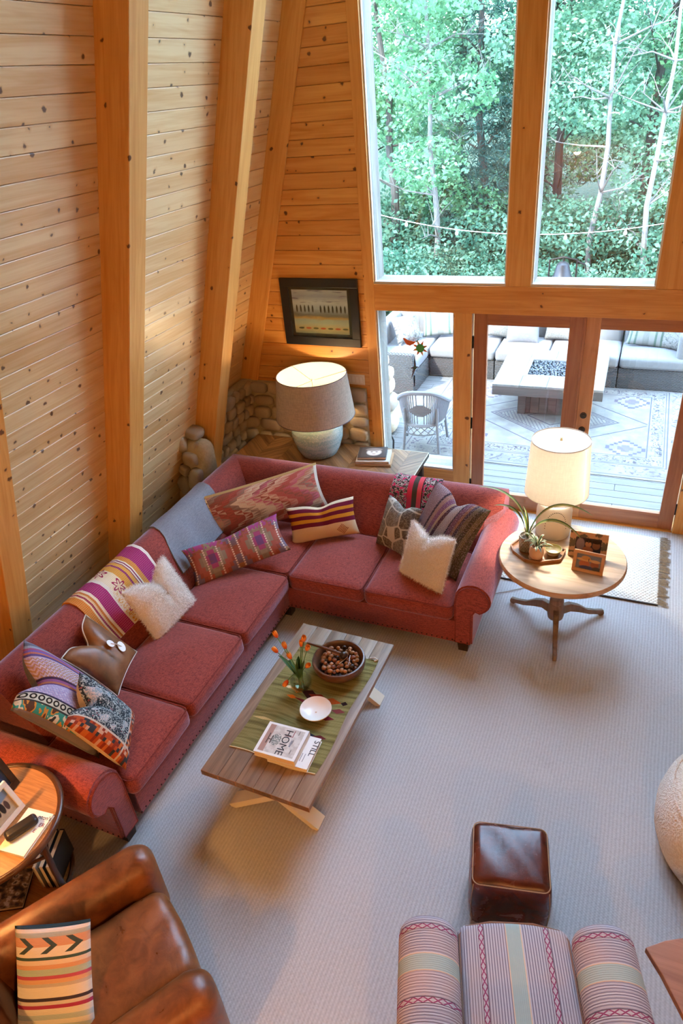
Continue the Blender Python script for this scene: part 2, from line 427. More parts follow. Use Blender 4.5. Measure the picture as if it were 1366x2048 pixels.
window('window_4', -.955, -.181, .39, ZB, 'narrow side window behind the wicker chair')
def door(name, x0, x1, hinge, lab, bolt):
    d = empty(name, (x0, .03, 0), label=lab, kind='structure'); w = x1 - x0; zt = ZB - .004; ga, gb = (.138 - .0, .128)
    gl0, gl1 = .125, w - .128
    slab('stile', FIRL if bolt else FIR, d, 0, gl0, 0, .05, .01, zt); slab('stile', FIR, d, gl1, w, 0, .05, .01, zt)
    slab('rail', FIRX, d, gl0, gl1, 0, .05, 1.941, zt); slab('rail', FIRX, d, gl0, gl1, 0, .05, .01, .172)
    MB().box(gl0, gl1, .022, .028, .172, 1.941).build('pane', GLASS, d, smooth=False)
    for hz in (1.78, .95, .25):
        h = MB(); h.lathe([(0, -.06), (.009, -.058), (.009, .058), (0, .06)], 10); h.build('hinge', BLACKM, d, ((-.006 if hinge < 0 else w + .006), -.008, hz))
    if bolt:
        for bz, r in ((1.13, .03), (.985, .03)):
            b = MB(); b.lathe([(0, .022), (r * .55, .02), (r * .6, .012), (r, .01), (r, 0), (0, 0)], 20)
            o = b.build('deadbolt' if bz > 1.1 else 'door_knob', metal('aged_brass', '#4a4038', .4), d, (.062, 0, bz), (PI / 2, 0, 0))
    return d
door('door_1', .0, .975, -1, 'left leaf of the red-brown wooden french doors with a glass pane', False)
door('door_2', .982, 1.967, 1, 'right leaf of the wooden french doors with dark deadbolt', True)
slab('trim_9', FIR, None, .962, .985, .012, .028, .02, ZB - .01, lab='astragal strip where the two doors meet')
slab('trim_10', BEAMX, None, -.05, 2.0, -.0, .2, -.09, .008, lab='wooden threshold under the french doors')

# river-stone wainscot in the corner
m = M('river_stone', rough=.75)
p = m.co('Object'); r = m.rnd(); p2 = m.vm('ADD', p, m.comb(m.mul(r, 31), r, m.mul(r, 17)))
c = m.ramp(r, [(0, '#a8957a'), (.2, '#c0ab88'), (.4, '#a39a8c'), (.6, '#c9b594'), (.8, '#94816c'), (1, '#b8ac9a')])
c = m.mix(m.mul(m.noise(p2, 7, 4), .55), c, '#8a7860'); m.set('Base Color', c); m.bump(m.noise(p2, 25, 4), .4, .01)
STONE = m.m
m = M('stone_mortar', rough=.95, spec=.1); p = m.co('Object'); m.set('Base Color', m.mix(m.noise(p, 30, 4), '#c4b698', '#a39678')); m.bump(m.noise(p, 70, 4), .8, .01); MORTAR = m.m
def stone_mesh(seed):
    rr = random.Random(seed); b = bmesh.new(); bmesh.ops.create_icosphere(b, subdivisions=3, radius=1)
    ph = [(Vector((rr.uniform(-1, 1), rr.uniform(-1, 1), rr.uniform(-1, 1))).normalized(), rr.uniform(-.16, .16)) for _ in range(7)]
    for v in b.verts:
        d = v.co.normalized(); k = 1 + sum(a * max(0, d.dot(q)) ** 2 for q, a in ph)
        e = .62                                   # superellipsoid: fuller than a ball
        v.co = Vector([math.copysign(abs(q) ** e, q) for q in d]) * k * .93
    me = bpy.data.meshes.new('stone'); b.to_mesh(me); b.free(); me.materials.append(STONE)
    me.polygons.foreach_set('use_smooth', [True] * len(me.polygons)); return me
SM = [stone_mesh(i) for i in range(9)]
def stones_on(parent, org, ex, ez, en, Wd, H, z0, rows, cols, depth=.05, skip=None):
    """stones set in a plane: org corner, ex along, ez up, en out of the wall"""
    ex, ez, en, org = Vector(ex), Vector(ez), Vector(en), Vector(org)
    rh = H / rows
    for i in range(rows):
        nn = cols + (i % 2); cuts = [0] + sorted((k + random.uniform(-.22, .22)) / nn for k in range(1, nn)) + [1]
        for k in range(nn):
            a, b = cuts[k] * Wd, cuts[k + 1] * Wd; w = b - a
            if w < .05: continue
            hh = rh * random.uniform(.86, 1.12)
            c = org + ex * ((a + b) / 2) + ez * (z0 + rh * (i + .5) + random.uniform(-.014, .014)) + en * random.uniform(-.012, .012)
            o = link('stone', random.choice(SM), parent)
            s = random.uniform(-.16, .16); X = (ex * math.cos(s) + ez * math.sin(s)); Z = (ez * math.cos(s) - ex * math.sin(s)); sx, sz = w * .49, hh * .47
            o.matrix_world = Matrix(((X.x * sx, en.x * depth, Z.x * sz, c.x), (X.y * sx, en.y * depth, Z.y * sz, c.y), (X.z * sx, en.z * depth, Z.z * sz, c.z), (0, 0, 0, 1)))
SW = empty('stone_wainscot', label='low river-stone wall wrapping the corner behind the teal lamp', kind='structure')
b = MB(); b.box(-2.72, -1.10, -.055, .01, 0, 1.24)
for k in range(1): b.extr([(XP + .02, 0), (-2.84, 0), (-2.84 + KS * 1.25, 1.25), (XP + .02 + KS * 1.25, 1.25)], lambda p: (p[0], -.73, p[1]), lambda p: (p[0], .0, p[1]))
b.build('mortar', MORTAR, SW)
stones_on(SW, (-2.62, -.07, 0), (1, 0, 0), (0, 0, 1), (0, -1, 0), 1.55, .88, .38, 6, 7)
en = Vector((cs, 0, -math.sin(sl))); ezs = Vector((math.sin(sl), 0, cs))
stones_on(SW, (-2.825, -.73, 0), (0, 1, 0), ezs, en, .70, .92, .38, 6, 4)
# stone pier in front of the rafter
SP = empty('stone_pier', label='stubby pier of rounded river stones between two rafters behind the sofa', kind='structure')
b = MB(); b.rcube(.17, .13, .5, .1, 3, 3, (-2.66, -1.06, .5), lambda x, y, z, o: (o.x - .04 * z + .13 * (z + 1) * .5, o.y * (1 - .25 * max(z, 0)), o.z)); b.build('mortar', MORTAR, SP)
_pier = [(-2.60, -1.03, 1.06, .105, .09, .06, .2), (-2.71, -1.14, .97, .085, .07, .095, -.2), (-2.53, -1.11, .93, .04, .05, .075, .1), (-2.60, -1.16, .83, .10, .07, .085, .1), (-2.48, -1.10, .80, .05, .06, .06, 0),
         (-2.69, -1.18, .70, .065, .06, .06, .3), (-2.56, -1.19, .62, .075, .06, .14, .25), (-2.47, -1.10, .60, .06, .06, .13, -.2), (-2.72, -1.16, .53, .10, .07, .11, -.5), (-2.8, -1.13, .74, .05, .06, .1, 0),
         (-2.6, -1.17, .38, .11, .07, .10, .1), (-2.78, -1.14, .34, .08, .07, .1, 0), (-2.80, -1.1, .9, .05, .06, .07, 0), (-2.7, -1.0, 1.04, .08, .08, .05, 0)]
for (x, y, z, a, bb, c, rr) in _pier:
    o = link('stone', random.choice(SM), SP, (x, y, z), (0, rr, random.uniform(-.3, .3))); o.scale = (a, bb, c)
# ------------------------------------------------------------------ sectional sofa
SOFA = fabric('terracotta_linen', '#a94f42', '#702e2a', sheen=.6)
SEAM = fabric('terracotta_seam', '#8e3d33', '#6d2b26')
NAIL = metal('dark_bronze', '#2c211c', .4)
DARKW = wood('dark_walnut', '#3a261a', '#22150e', axis=2, rough=.4)
sofa = empty('sectional_sofa', (-2.2, -1.0, 0), label='large terracotta linen L-shaped sectional sofa with rolled arms', cat='sofa')
sofa_o = Vector((-2.2, -1.0, 0))
def sp(mb, name, mat, par=None): # build in world coordinates, keep under the sofa
    return mb.build(name, mat, par or sofa, tuple(-sofa_o) if par is None else (0, 0, 0))
XO, YO = -2.24, -.95            # outer faces of the two backs
SF, LF = -2.2, -1.055           # front faces (right run: y, left run: x)
LE = -4.52                      # near end of left run
BP = [(.02, .1), (.0, .45), (.0, .72), (.012, .80), (.05, .852), (.11, .874), (.18, .866), (.235, .83), (.27, .775), (.33, .68), (.42, .56), (.50, .44), (.50, .1)]
def bprof(t):                    # outline of the upholstery, for the throws
    return BP
b = MB(); b.extr(BP[::-1], lambda p: (XO + p[0], YO - p[0], p[1]), lambda p: (.43 if p[0] > .3 else .57, YO - p[0], p[1]), 8); BK1 = sp(b, 'backrest', SOFA)
b = MB(); b.extr(BP, lambda p: (XO + p[0], YO - p[0], p[1]), lambda p: (XO + p[0], LE + .25, p[1]), 8); sp(b, 'backrest', SOFA)
# base rails
b = MB(); b.box(XO + .5, .42, SF, YO - .4, .1, .315); sp(b, 'seat_base', SOFA)
b = MB(); b.box(XO + .4, LF, LE + .2, SF + .05, .1, .315); sp(b, 'seat_base', SOFA)
# arms with scrolled fronts
def arm_profile():
    cx, cz, r = .145, .545, .138
    pr = [(.0, .1), (.0, .5)]
    for k in range(0, 15):
        a = rad(180 - k * 17.5); pr.append((cx + r * math.cos(a), cz + r * math.sin(a)))
    pr += [(.17, .435), (.15, .40), (.148, .1)]
    return pr
AP = arm_profile()
b = MB(); b.extr(AP, lambda p: (.402 + p[0], SF + .012, p[1]), lambda p: (.402 + p[0], YO - .1, p[1] ), 6); sp(b, 'arm', SOFA)
b = MB(); b.extr([(p[0], p[1]) for p in AP][::-1], lambda p: (LF - .012, LE + .16 - p[0], p[1]), lambda p: (XO + .06, LE + .16 - p[0], p[1]), 6); sp(b, 'arm', SOFA)
def shrink(pr, d):
    c = Vector((.1, .4)); o = []
    n = len(pr)
    for i, p in enumerate(pr):
        a = Vector(pr[(i + 1) % n]) - Vector(pr[i - 1]); nn = Vector((-a.y, a.x)); nn.normalize(); o.append((p[0] - nn.x * d, p[1] - nn.y * d))
    return o
FP = shrink(AP, .016)
b = MB(); b.extr(FP, lambda p: (.402 + p[0], SF - .006, p[1]), lambda p: (.402 + p[0], SF + .02, p[1]), 1); fp1 = sp(b, 'arm_front_panel', SOFA)
b = MB(); b.tube([(.402 + p[0], SF - .005, p[1]) for p in FP], .005, 6, closed=True); sp(b, 'piping', SEAM, fp1)
b = MB(); b.extr(FP[::-1], lambda p: (LF + .006, LE + .16 - p[0], p[1]), lambda p: (LF - .02, LE + .16 - p[0], p[1]), 1); fp2 = sp(b, 'arm_front_panel', SOFA)
b = MB(); b.tube([(LF + .005, LE + .16 - p[0], p[1]) for p in FP], .005, 6, closed=True); sp(b, 'piping', SEAM, fp2)
# seat cushions
def cushion(x0, x1, y0, y1, z0=.305, z1=.464, crown=.042, nose=None):
    hx, hy, hz = (x1 - x0) / 2 - .003, (y1 - y0) / 2 - .003, (z1 - z0) / 2
    ph = random.uniform(0, 6)
    def df(x, y, z, o):
        k = (1 - x * x) * (1 - y * y); w = .006 * math.sin(5 * x + ph) * math.sin(4 * y + ph)
        bul = .012 * (1 - z * z)
        return (o.x + bul * x * (1 - y * y), o.y + bul * y * (1 - x * x), o.z + (crown * k + w * k if z > 0 else 0))
    b = MB(); b.rcube(hx, hy, hz, .055, 10, 4, ((x0 + x1) / 2, (y0 + y1) / 2, (z0 + z1) / 2), df)
    o = sp(b, 'seat_cushion', SOFA)
    # welt round the top edge
    pa = []; cx, cy = (x0 + x1) / 2, (y0 + y1) / 2; rr = .05
    for (sx, sy, a0) in ((1, 1, 0), (-1, 1, 90), (-1, -1, 180), (1, -1, 270)):
        for k in range(5):
            a = rad(a0 + k * 22.5); pa.append((cx + sx * (hx - rr) + (rr - .008) * math.cos(a), cy + sy * (hy - rr) + (rr - .008) * math.sin(a), z1 - .012))
    pw = MB(); pw.tube(pa, .0055, 6, closed=True); sp(pw, 'welt', SEAM, o)
    return o
cushion(-1.03, -.345, SF - .03, YO - .5); cushion(-.345, .40, SF - .03, YO - .5)
cushion(XO + .5, -1.03, SF + .0, YO - .5)
cushion(XO + .5, LF + .05, -2.98, SF - .005 + .0); cushion(XO + .5, LF + .05, -3.72, -2.98); cushion(XO + .5, LF + .05, LE + .165, -3.72)
# nailhead trim along the bottom edge, feet
nb = MB()
def nail(x, y, z, ax):
    st = len(nb.v); nb.lathe([(.0065, 0), (.0055, .003), (.003, .0048), (0, .0055)], 7); R_ = {'y-': Matrix.Rotation(PI / 2, 4, 'X'), 'x+': Matrix.Rotation(PI / 2, 4, 'Y')}[ax]
    nb.xf(Matrix.Translation((x, y, z)) @ R_, st)
x = LF + .02
while x < .4: nail(x, SF, .118, 'y-'); x += .042
for k in range(3): nail(.415 + .05 * k, SF - .006, .118, 'y-')
y = LE + .2
while y < SF: nail(LF, y, .118, 'x+'); y += .042
x = XO + .1
while x < LF: nail(x, LE + .012, .118, 'y-'); x += .042
tag(sp(nb, 'nailhead_trim', NAIL), kind='stuff')
for (x, y) in ((.475, SF + .06), (LF - .06, LE + .09), (LF - .03, SF - .03 + .06), (.475, YO - .1), (XO + .1, LE + .1), (XO + .1, YO - .1), (-.4, SF + .3)):
    b = MB(); b.extr([(-.045, -.045), (.045, -.045), (.045, .045), (-.045, .045)], lambda p: (x + p[0] * .82, y + p[1] * .82, 0), lambda p: (x + p[0], y + p[1], .1)); sp(b, 'foot', DARKW)

# ------------------------------------------------------------------ throws that follow the sofa back
def throw(name, lab, mat, along, s0, s1, i0, i1, off=.012, drop_in=0, skew=0., nfr=0, frmat=None, wav=.006):
    """cloth over the back: along='y' on the left run, 'x' on the right run; BP[i0..i1] from outside to inside"""
    P = [Vector(q) for q in BP[i0:i1 + 1]]; pts = []
    for i in range(len(P) - 1):
        n = max(1, int((P[i + 1] - P[i]).length / .03))
        for k in range(n): pts.append(P[i].lerp(P[i + 1], k / n))
    pts.append(P[-1]); N = len(pts)
    nor = []
    for i in range(N):
        t = pts[min(i + 1, N - 1)] - pts[max(i - 1, 0)]; n = Vector((-t.y, t.x)); n.normalize(); nor.append(n)
    def f(sgn):
        def g(u, v):
            j = min(N - 1, int(v * (N - 1) + .5)); p = pts[j] + nor[j] * (off * (1 if sgn > 0 else .15) + (wav * math.sin(u * 17 + v * 3) * v + wav * .6 * math.sin(v * 9 + u * 5) if sgn > 0 else 0))
            s = s0 + (s1 - s0) * u + skew * v + .012 * math.sin(v * 5) * (1 if u in (0, 1) else .3)
            return (XO + p.x, s, p.y) if along == 'y' else (s, YO - p.x, p.y)
        return g
    b = MB(); fl = along == 'x'
    b.grid(f(1), 24, N - 1, 0, flip=not fl if along == 'y' else fl); b.grid(f(-1), 24, N - 1, 0, flip=fl if along == 'y' else not fl)
    for u in (0, 1):
        ra = b.pts([f(1)(u, v / (N - 1)) for v in range(N)]); rb = b.pts([f(-1)(u, v / (N - 1)) for v in range(N)])
        for k in range(N - 1): b.face((ra + k, ra + k + 1, rb + k + 1, rb + k), [(u, k / N)] * 4)
    ra = b.pts([f(1)(a / 24, 1) for a in range(25)]); rb = b.pts([f(-1)(a / 24, 1) for a in range(25)])
    for k in range(24): b.face((ra + k, ra + k + 1, rb + k + 1, rb + k), [(k / 24, 1)] * 4)
    o = b.build(name, mat); tag(o, lab, 'throw')
    if nfr:
        fb = MB()
        for k in range(nfr):
            u = (k + random.random()) / nfr; q = Vector(f(1)(u, 1)); d = Vector((random.uniform(-.01, .01), random.uniform(-.01, .01), -.05))
            fb.tube([q, q + d * .5 + Vector((0, 0, .0)), q + d], .0018, 4)
        tag(fb.build('fringe', frmat or mat, o), kind='stuff')
    return o
throw('throw_blanket', 'plain blue-grey throw draped over the sofa back near the stone pier', fabric('grey_wool', '#8d8e96', '#797a82', scale=700), 'y', -1.60, -2.38, 2, 10, skew=-.18, nfr=60, frmat=fabric('grey_fringe', '#7c8088'))
m = M('suzani_stripe', rough=.9, spec=.1); u, v = m.uv()
c = m.ramp(u, [(0, '#efe6da'), (.03, '#a5286a'), (.20, '#d58a3a'), (.26, '#efe2d0'), (.275, '#8c2a5c'), (.29, '#efe2d0'), (.305, '#8c2a5c'), (.32, '#e0a24a'), (.36, '#93306a'), (.385, '#dd9d42'), (.46, '#e9d7b8'), (.62, '#e6dccd'), (.66, '#a3286a'), (.80, '#f0dcc4'), (.825, '#cf7d33'), (.85, '#e8c79a'), (.87, '#9a2e4e'), (.89, '#edd2a8'), (.91, '#d8832c')], True)
body = m.rect(u, v, .40, .64, .0, 1.); yel = m.sm(m.noise(m.scl(m.co('UV'), (30, 60, 1)), 1, 3), .45, .6)
c = m.mix(m.mul(body, m.mul(yel, m.sm(v, .45, .75))), c, '#d99a35')
for cy in (.28, .58, .86):
    dx = m.mul(m.sub(u, .52), 1.0); dy = m.mul(m.sub(v, cy), .75)
    rr_ = m.math('SQRT', m.add(m.mul(dx, dx), m.mul(dy, dy))); an = m.math('ARCTAN2', dy, dx)
    pet = m.ab(m.sub(rr_, m.add(.045, m.mul(m.math('COSINE', m.mul(an, 6)), .02))))
    c = m.mix(m.lt(pet, .011), c, '#a01f4f')
st_ = m.gt(m.fr(m.mul(v, 46)), .5); sp2 = m.gt(m.fr(m.mul(u, 60)), .55)
c = m.mix(m.mul(m.mul(st_, sp2), .25), c, '#f2d9d0'); m.set('Base Color', c); m.bump(m.math('SINE', m.mul(u, 380)), .4, .004)
throw('throw_blanket', 'pink, orange and cream striped throw with embroidered flowers on the sofa back', m.m, 'y', -2.70, -3.47, 2, 10, skew=-.02)
m = M('folk_red_black', rough=.9, spec=.1); u, v = m.uv(); nn = m.noise(m.scl(m.co('UV'), (14, 20, 1)), 1, 3, .6, .8)
c = m.ramp(u, [(0, '#3a2f2c'), (.36, '#c8364a'), (.46, '#4a4038'), (.56, '#d04a52'), (.66, '#2e2a2a'), (.72, '#332c2c')], True)
fl_ = m.add(m.rect(u, v, 0, .36, 0, 1), m.rect(u, v, .68, 1, 0, 1))
c = m.mix(m.mul(fl_, m.gt(nn, .55)), c, '#c72f5e'); c = m.mix(m.mul(fl_, m.lt(m.ab(m.sub(nn, .5)), .02)), c, '#d8cfc2'); m.set('Base Color', c); m.bump(nn, .3, .004)
throw('throw_blanket', 'small red and black embroidered cloth over the right sofa back', m.m, 'x', -.46, -.02, 3, 9, skew=.03)

# ------------------------------------------------------------------ pillows
def pbasis(yaw, tilt, roll):
    h = Vector((math.cos(yaw), math.sin(yaw), 0)); z = Vector((0, 0, 1)); n = h * math.cos(tilt) + z * math.sin(tilt); up = -h * math.sin(tilt) + z * math.cos(tilt); r = up.cross(n)
    return r * math.cos(roll) + up * math.sin(roll), -r * math.sin(roll) + up * math.cos(roll), n
def pillow(lab, c, yaw, tilt, roll, w, h, T, mat, back=None, chop=0., cw=.3, piping=None, fur=None, pinch=.07, grp='cushions on the sectional sofa', flat=0., sag=0., cu=0.):
    N = 28
    def prm(u, v, sg):
        u, v = 2 * u - 1, 2 * v - 1
        x = u * (1 - pinch * (1 - v * v) * abs(u)); y = v * (1 - pinch * (1 - u * u) * abs(v))
        th = T * max(0, (1 - u ** 4) * (1 - v ** 4)) ** .55 * (.72 + .28 * (1 - u * u) * (1 - v * v))
        if chop:
            t = ((v + 1) / 2); e = math.exp(-((u - cu) / cw) ** 2); y -= chop * 2 * e * t ** 2.2
            cr = math.exp(-((u - cu) / .13) ** 2) * t ** 1.5
            th = th * (1 - .45 * cr) + (T * .25 * e * t ** 3 * (1 - v * v))
            x -= .10 * (u - cu) * t ** 3 * chop * 4 * e
        return Vector((x * w / 2, y * h / 2 - sag * (1 - v) * .5 * (1 - u * u), sg * th * (1 if sg > 0 else .8)))
    b = MB(); b.grid(lambda u, v: prm(u, v, 1), N, N, 0); b.grid(lambda u, v: prm(u, v, -1), N, N, 1 if back else 0, flip=True)
    # weld the rim
    me = b.mesh('pillow', [mat] + ([back] if back else [])); bm = bmesh.new(); bm.from_mesh(me); bmesh.ops.remove_doubles(bm, verts=bm.verts, dist=1e-5); bm.to_mesh(me); bm.free()
    me.polygons.foreach_set('use_smooth', [True] * len(me.polygons))
    o = link('throw_pillow', me); r, up, n = pbasis(rad(yaw), rad(tilt), rad(roll))
    o.matrix_world = Matrix(((r.x, up.x, n.x, c[0]), (r.y, up.y, n.y, c[1]), (r.z, up.z, n.z, c[2]), (0, 0, 0, 1)))
    tag(o, lab, 'pillow', grp)
    if piping:
        rim = [prm(k / 20, 0, 0) for k in range(20)] + [prm(1, k / 20, 0) for k in range(20)] + [prm(1 - k / 20, 1, 0) for k in range(20)] + [prm(0, 1 - k / 20, 0) for k in range(20)]
        pb = MB(); pb.tube(rim, .005, 6, closed=True); pb.build('piping', piping, o)
    if fur:
        fb = MB()
        for k in range(14000):
            u, v, sg = random.random(), random.random(), random.choice((1, 1, -1))
            if random.random() < .12: u, v = random.choice(((0, v), (1, v), (u, 0), (u, 1)))
            p = prm(u, v, sg); q = prm(min(1, u + .01), v, sg) - prm(max(0, u - .01), v, sg); q2 = prm(u, min(1, v + .01), sg) - prm(u, max(0, v - .01), sg)
            nn = q.cross(q2) * sg
            if nn.length < 1e-9: nn = Vector((2 * u - 1, 2 * v - 1, 0))
            nn.normalize(); d = (nn * .55 + Vector((random.uniform(-1, 1), random.uniform(-1, 1), random.uniform(-.4, .4))) * .75).normalized() * random.uniform(.014, .034)
            t = d.cross(Vector((random.uniform(-1, 1), random.uniform(-1, 1), random.uniform(-1, 1)))).normalized() * .0011
            i = fb.pts([p - t, p + t, p + d]); fb.face((i, i + 1, i + 2))
        tag(fb.build('fur', fur, o, smooth=False), kind='stuff')
    return o, prm
def hashc(m, a, b, stops):     # random palette colour for each cell (a, b)
    n = m.node('ShaderNodeTexWhiteNoise', noise_dimensions='2D'); m.put(n.inputs['Vector'], m.comb(m.math('FLOOR', a), m.math('FLOOR', b))); return m.ramp(n.outputs['Value'], stops, True)
def wv(m, k=.3):
    p = m.co('UV'); h = m.add(m.math('SINE', m.mul(m.sep(p)[0], 420)), m.math('SINE', m.mul(m.sep(p)[1], 420))); m.bump(m.add(m.mul(h, .15), m.noise(p, 120, 2)), k, .004)
# 1 big kilim
m = M('kilim_rose', rough=.95, spec=.1); u, v = m.uv(); tri = m.ab(m.sub(m.fr(m.mul(v, 9)), .5))
zz = m.ab(m.sub(m.fr(m.mul(v, 1.5)), .5)); a = m.add(m.mul(u, 16), m.add(m.mul(zz, 7), m.mul(tri, 1.0)))
c = hashc(m, a, 3., [(0, '#b06055'), (.16, '#c48a78'), (.3, '#d2bda2'), (.44, '#93786a'), (.56, '#bb6a76'), (.68, '#b4947a'), (.8, '#985448'), (.9, '#d6cabb')])
tt = m.gt(m.fr(m.mul(v, 18)), m.fr(a)); c = m.mix(m.mul(tt, .55), c, hashc(m, m.add(a, 1.), m.mul(v, 4), [(0, '#d9c3a6'), (.3, '#b4584e'), (.6, '#c98a7a'), (.8, '#7c5a4a')]))
bor = m.lt(u, .085); ck = m.lt(m.add(m.ab(m.sub(m.fr(m.mul(v, 9)), .5)), m.ab(m.sub(m.mul(u, 11.7), .5))), .5)
c = m.mix(bor, c, m.mix(ck, '#dcc9a4', '#4a2a20')); c = m.mix(m.gt(u, .975), c, '#c9b9a6'); c = m.mix(m.gt(v, .95), c, '#b9935f'); m.set('Base Color', c); wv(m); K1 = m.m
pillow('big rose and beige kilim lumbar pillow leaning into the sofa corner', (-1.553, -1.60, .725), -59, 26, 8.8, 1.16, .43, .095, K1, fabric('kilim_back', '#a98a68'), chop=.0, pinch=.05)
# 2 long kilim
m = M('kilim_plum', rough=.95, spec=.1); u, v = m.uv()
st = m.math('FLOOR', m.mul(m.ab(m.sub(m.fr(m.mul(u, 2.0)), .5)), 14)); sv = m.math('FLOOR', m.mul(m.ab(m.sub(v, .5)), 8)); d = m.add(st, sv)
c = m.ramp(m.mul(d, .09), [(0, '#6f4a78'), (.08, '#a34a72'), (.16, '#97866f'), (.26, '#8a7966'), (.34, '#a25a4c'), (.5, '#935044'), (.62, '#776470'), (.72, '#9a6a4c'), (.82, '#6a4a4e')], True)
ln = m.lt(m.ab(m.sub(m.fr(m.mul(m.ab(m.sub(m.fr(m.mul(u, 2.0)), .5)), 3.5)), .5)), .06); c = m.mix(m.mul(ln, m.gt(m.fr(m.mul(v, 16)), .35)), c, '#d9c6b2')
c = m.mix(m.mul(m.sm(m.noise(m.co('UV'), 7, 3), .5, .7), .5), c, '#7d5a3c'); top = m.mul(m.gt(v, .82), m.gt(m.noise(m.scl(m.co('UV'), (30, 6, 1)), 1, 0), .5)); c = m.mix(top, c, '#a04a7a'); m.set('Base Color', c); wv(m); K2 = m.m
pillow('long narrow plum and rust kilim pillow with magenta diamonds', (-1.47, -2.24, .648), -55, 40, 11, .86, .335, .085, K2, fabric('plum_back', '#8a8078'), chop=.07, cw=.35, cu=-.15)
# 3 striped
m = M('maroon_gold_stripe', rough=.95, spec=.1); u, v = m.uv()
c = m.ramp(m.add(v, m.mul(m.noise(m.co('UV'), 4), .03)), [(0, '#d3b48c'), (.40, '#6a1f35'), (.52, '#c98b2e'), (.62, '#6a1f35'), (.73, '#c98b2e'), (.82, '#6a1f35'), (.93, '#ddc7a8')], True)
dm = m.add(m.mul(m.ab(m.sub(u, .78)), 1.6), m.ab(m.sub(v, .2))); hatch = m.mul(m.gt(m.fr(m.mul(m.add(u, v), 26)), .35), m.gt(m.fr(m.mul(m.sub(m.mul(u, 1.6), v), 20)), .35))
c = m.mix(m.mul(m.lt(dm, .15), hatch), c, '#7a2a24'); m.set('Base Color', c); wv(m); K3 = m.m
pillow('cream lumbar pillow with maroon and gold stripes', (-.95, -1.605, .637), -70, 31, 7.5, .62, .335, .085, K3, fabric('slate_back', '#5c6070'), chop=.10, cw=.3)
# 4 hexagon
m = M('grey_hexagon', rough=.9, spec=.15); u, v = m.uv(); pv = m.comb(m.mul(u, 2.6), m.mul(v, 3.0)); e = m.vor(pv, 1, 'DISTANCE_TO_EDGE', .55)
cell = m.sep(m.vor(pv, 1, 'F1', .55, 'Color'))[0]; nn = m.noise(m.co('UV'), 26, 3, .6, 1)
c = m.mix(m.gt(cell, .5), m.mix(m.gt(nn, .5), '#8a857c', '#6f685f'), m.mix(m.gt(nn, .52), '#5a5048', '#807668')); c = m.mix(m.lt(e, .045), c, '#b9b0a0'); m.set('Base Color', c); m.bump(m.add(e, nn), .3, .004); K4 = m.m
pillow('grey and taupe hexagon patterned pillow beside the white fuzzy one', (-.245, -1.575, .68), -120, 28, 4, .41, .45, .085, K4, chop=.10, cw=.35)
# 5 brown kilim
m = M('brown_kilim_bands', rough=.95, spec=.1); u, v = m.uv(); q = m.add(m.add(m.mul(u, .95), m.mul(m.sub(1., v), .12)), 0.)
zg = m.ab(m.sub(m.fr(m.mul(v, 22)), .5)); nn = m.noise(m.scl(m.co('UV'), (60, 60, 1)), 1, 2)
c = m.ramp(q, [(0, '#5e4a44'), (.06, '#8a6f70'), (.13, '#7c5f6a'), (.3, '#3f3038'), (.33, '#9a7468'), (.38, '#7a5068'), (.43, '#a88c74'), (.46, '#4c2f3a'), (.50, '#8c756c'), (.64, '#3a2a34'), (.66, '#6b4450'), (.72, '#8a5f48'), (.76, '#4a3a3e'), (.80, '#6a5a44'), (.85, '#4c4234'), (.9, '#75664c'), (.95, '#544a3a')], True)
z2 = m.gt(m.fr(m.add(m.mul(q, 34), m.mul(zg, 1.6))), .5); band = m.add(m.rect(q, v, .13, .3, 0, 1), m.rect(q, v, .5, .64, 0, 1)); c = m.mix(m.mul(m.mul(band, z2), .6), c, '#b3988c')
lines = m.gt(m.fr(m.mul(q, 55)), .6); c = m.mix(m.mul(lines, .35), c, '#2e2624'); c = m.mix(m.mul(m.gt(nn, .56), .35), c, '#a58c90'); m.set('Base Color', c); wv(m, .4); K5 = m.m
pillow('large brown and purple banded kilim pillow propped by the right arm', (.185, -1.63, .76), -116, 33, -5, .60, .64, .11, K5, fabric('grey_linen_back', '#8f9698', '#7c8486'), chop=.12, cw=.26)
# 6/7 fuzzy
FUZ = fabric('cream_mohair', '#f6f0e8', '#e8dece', sheen=.6); FUR = plain('mohair_fibre', '#fdfaf4', .8, .2, Sheen_Weight=.5)
pillow('white fuzzy mohair pillow in front of the brown banded one', (.115, -1.94, .69), -113, 22, -1, .43, .46, .095, FUZ, chop=.15, cw=.4, fur=FUR, pinch=.04, cu=-.1)
pillow('white fuzzy mohair pillow on the left seat below the striped throw', (-1.70, -3.01, .675), -4, 27, 2, .49, .46, .10, FUZ, chop=.2, cw=.4, fur=FUR, pinch=.04, cu=.1)
# 8 leather
LPI = leather('brown_cowhide', '#96663f', '#6c452c', rough=.35); PIP = plain('cream_piping', '#d9d0bf', .6)
o8, prm8 = pillow('brown leather pillow with cream piping and a white hang tag', (-1.745, -3.66, .66), 20, 38, 0, .44, .47, .085, LPI, chop=.22, cw=.32, piping=PIP)
TAGM = plain('white_card', '#f4f3ef', .6)
for (u, v, rz, sx) in ((.60, .56, .3, .026), (.70, .34, -.6, .033)):
    b = MB(); b.prism([(sx * math.cos(a * PI / 10), 1.25 * sx * math.sin(a * PI / 10)) for a in range(20)], 0, .0015); q = prm8(u, v, 1); b.build('hang_tag', TAGM, o8, (q.x, q.y, q.z + .012), (0, .05, rz))
b = MB(); q1, q2 = prm8(.60, .56, 1), prm8(.70, .34, 1); b.tube([(q1.x, q1.y, q1.z + .014), ((q1.x + q2.x) / 2, (q1.y + q2.y) / 2, q1.z + .02), (q2.x, q2.y, q2.z + .014)], .003, 6); b.build('tag_cord', PIP, o8)
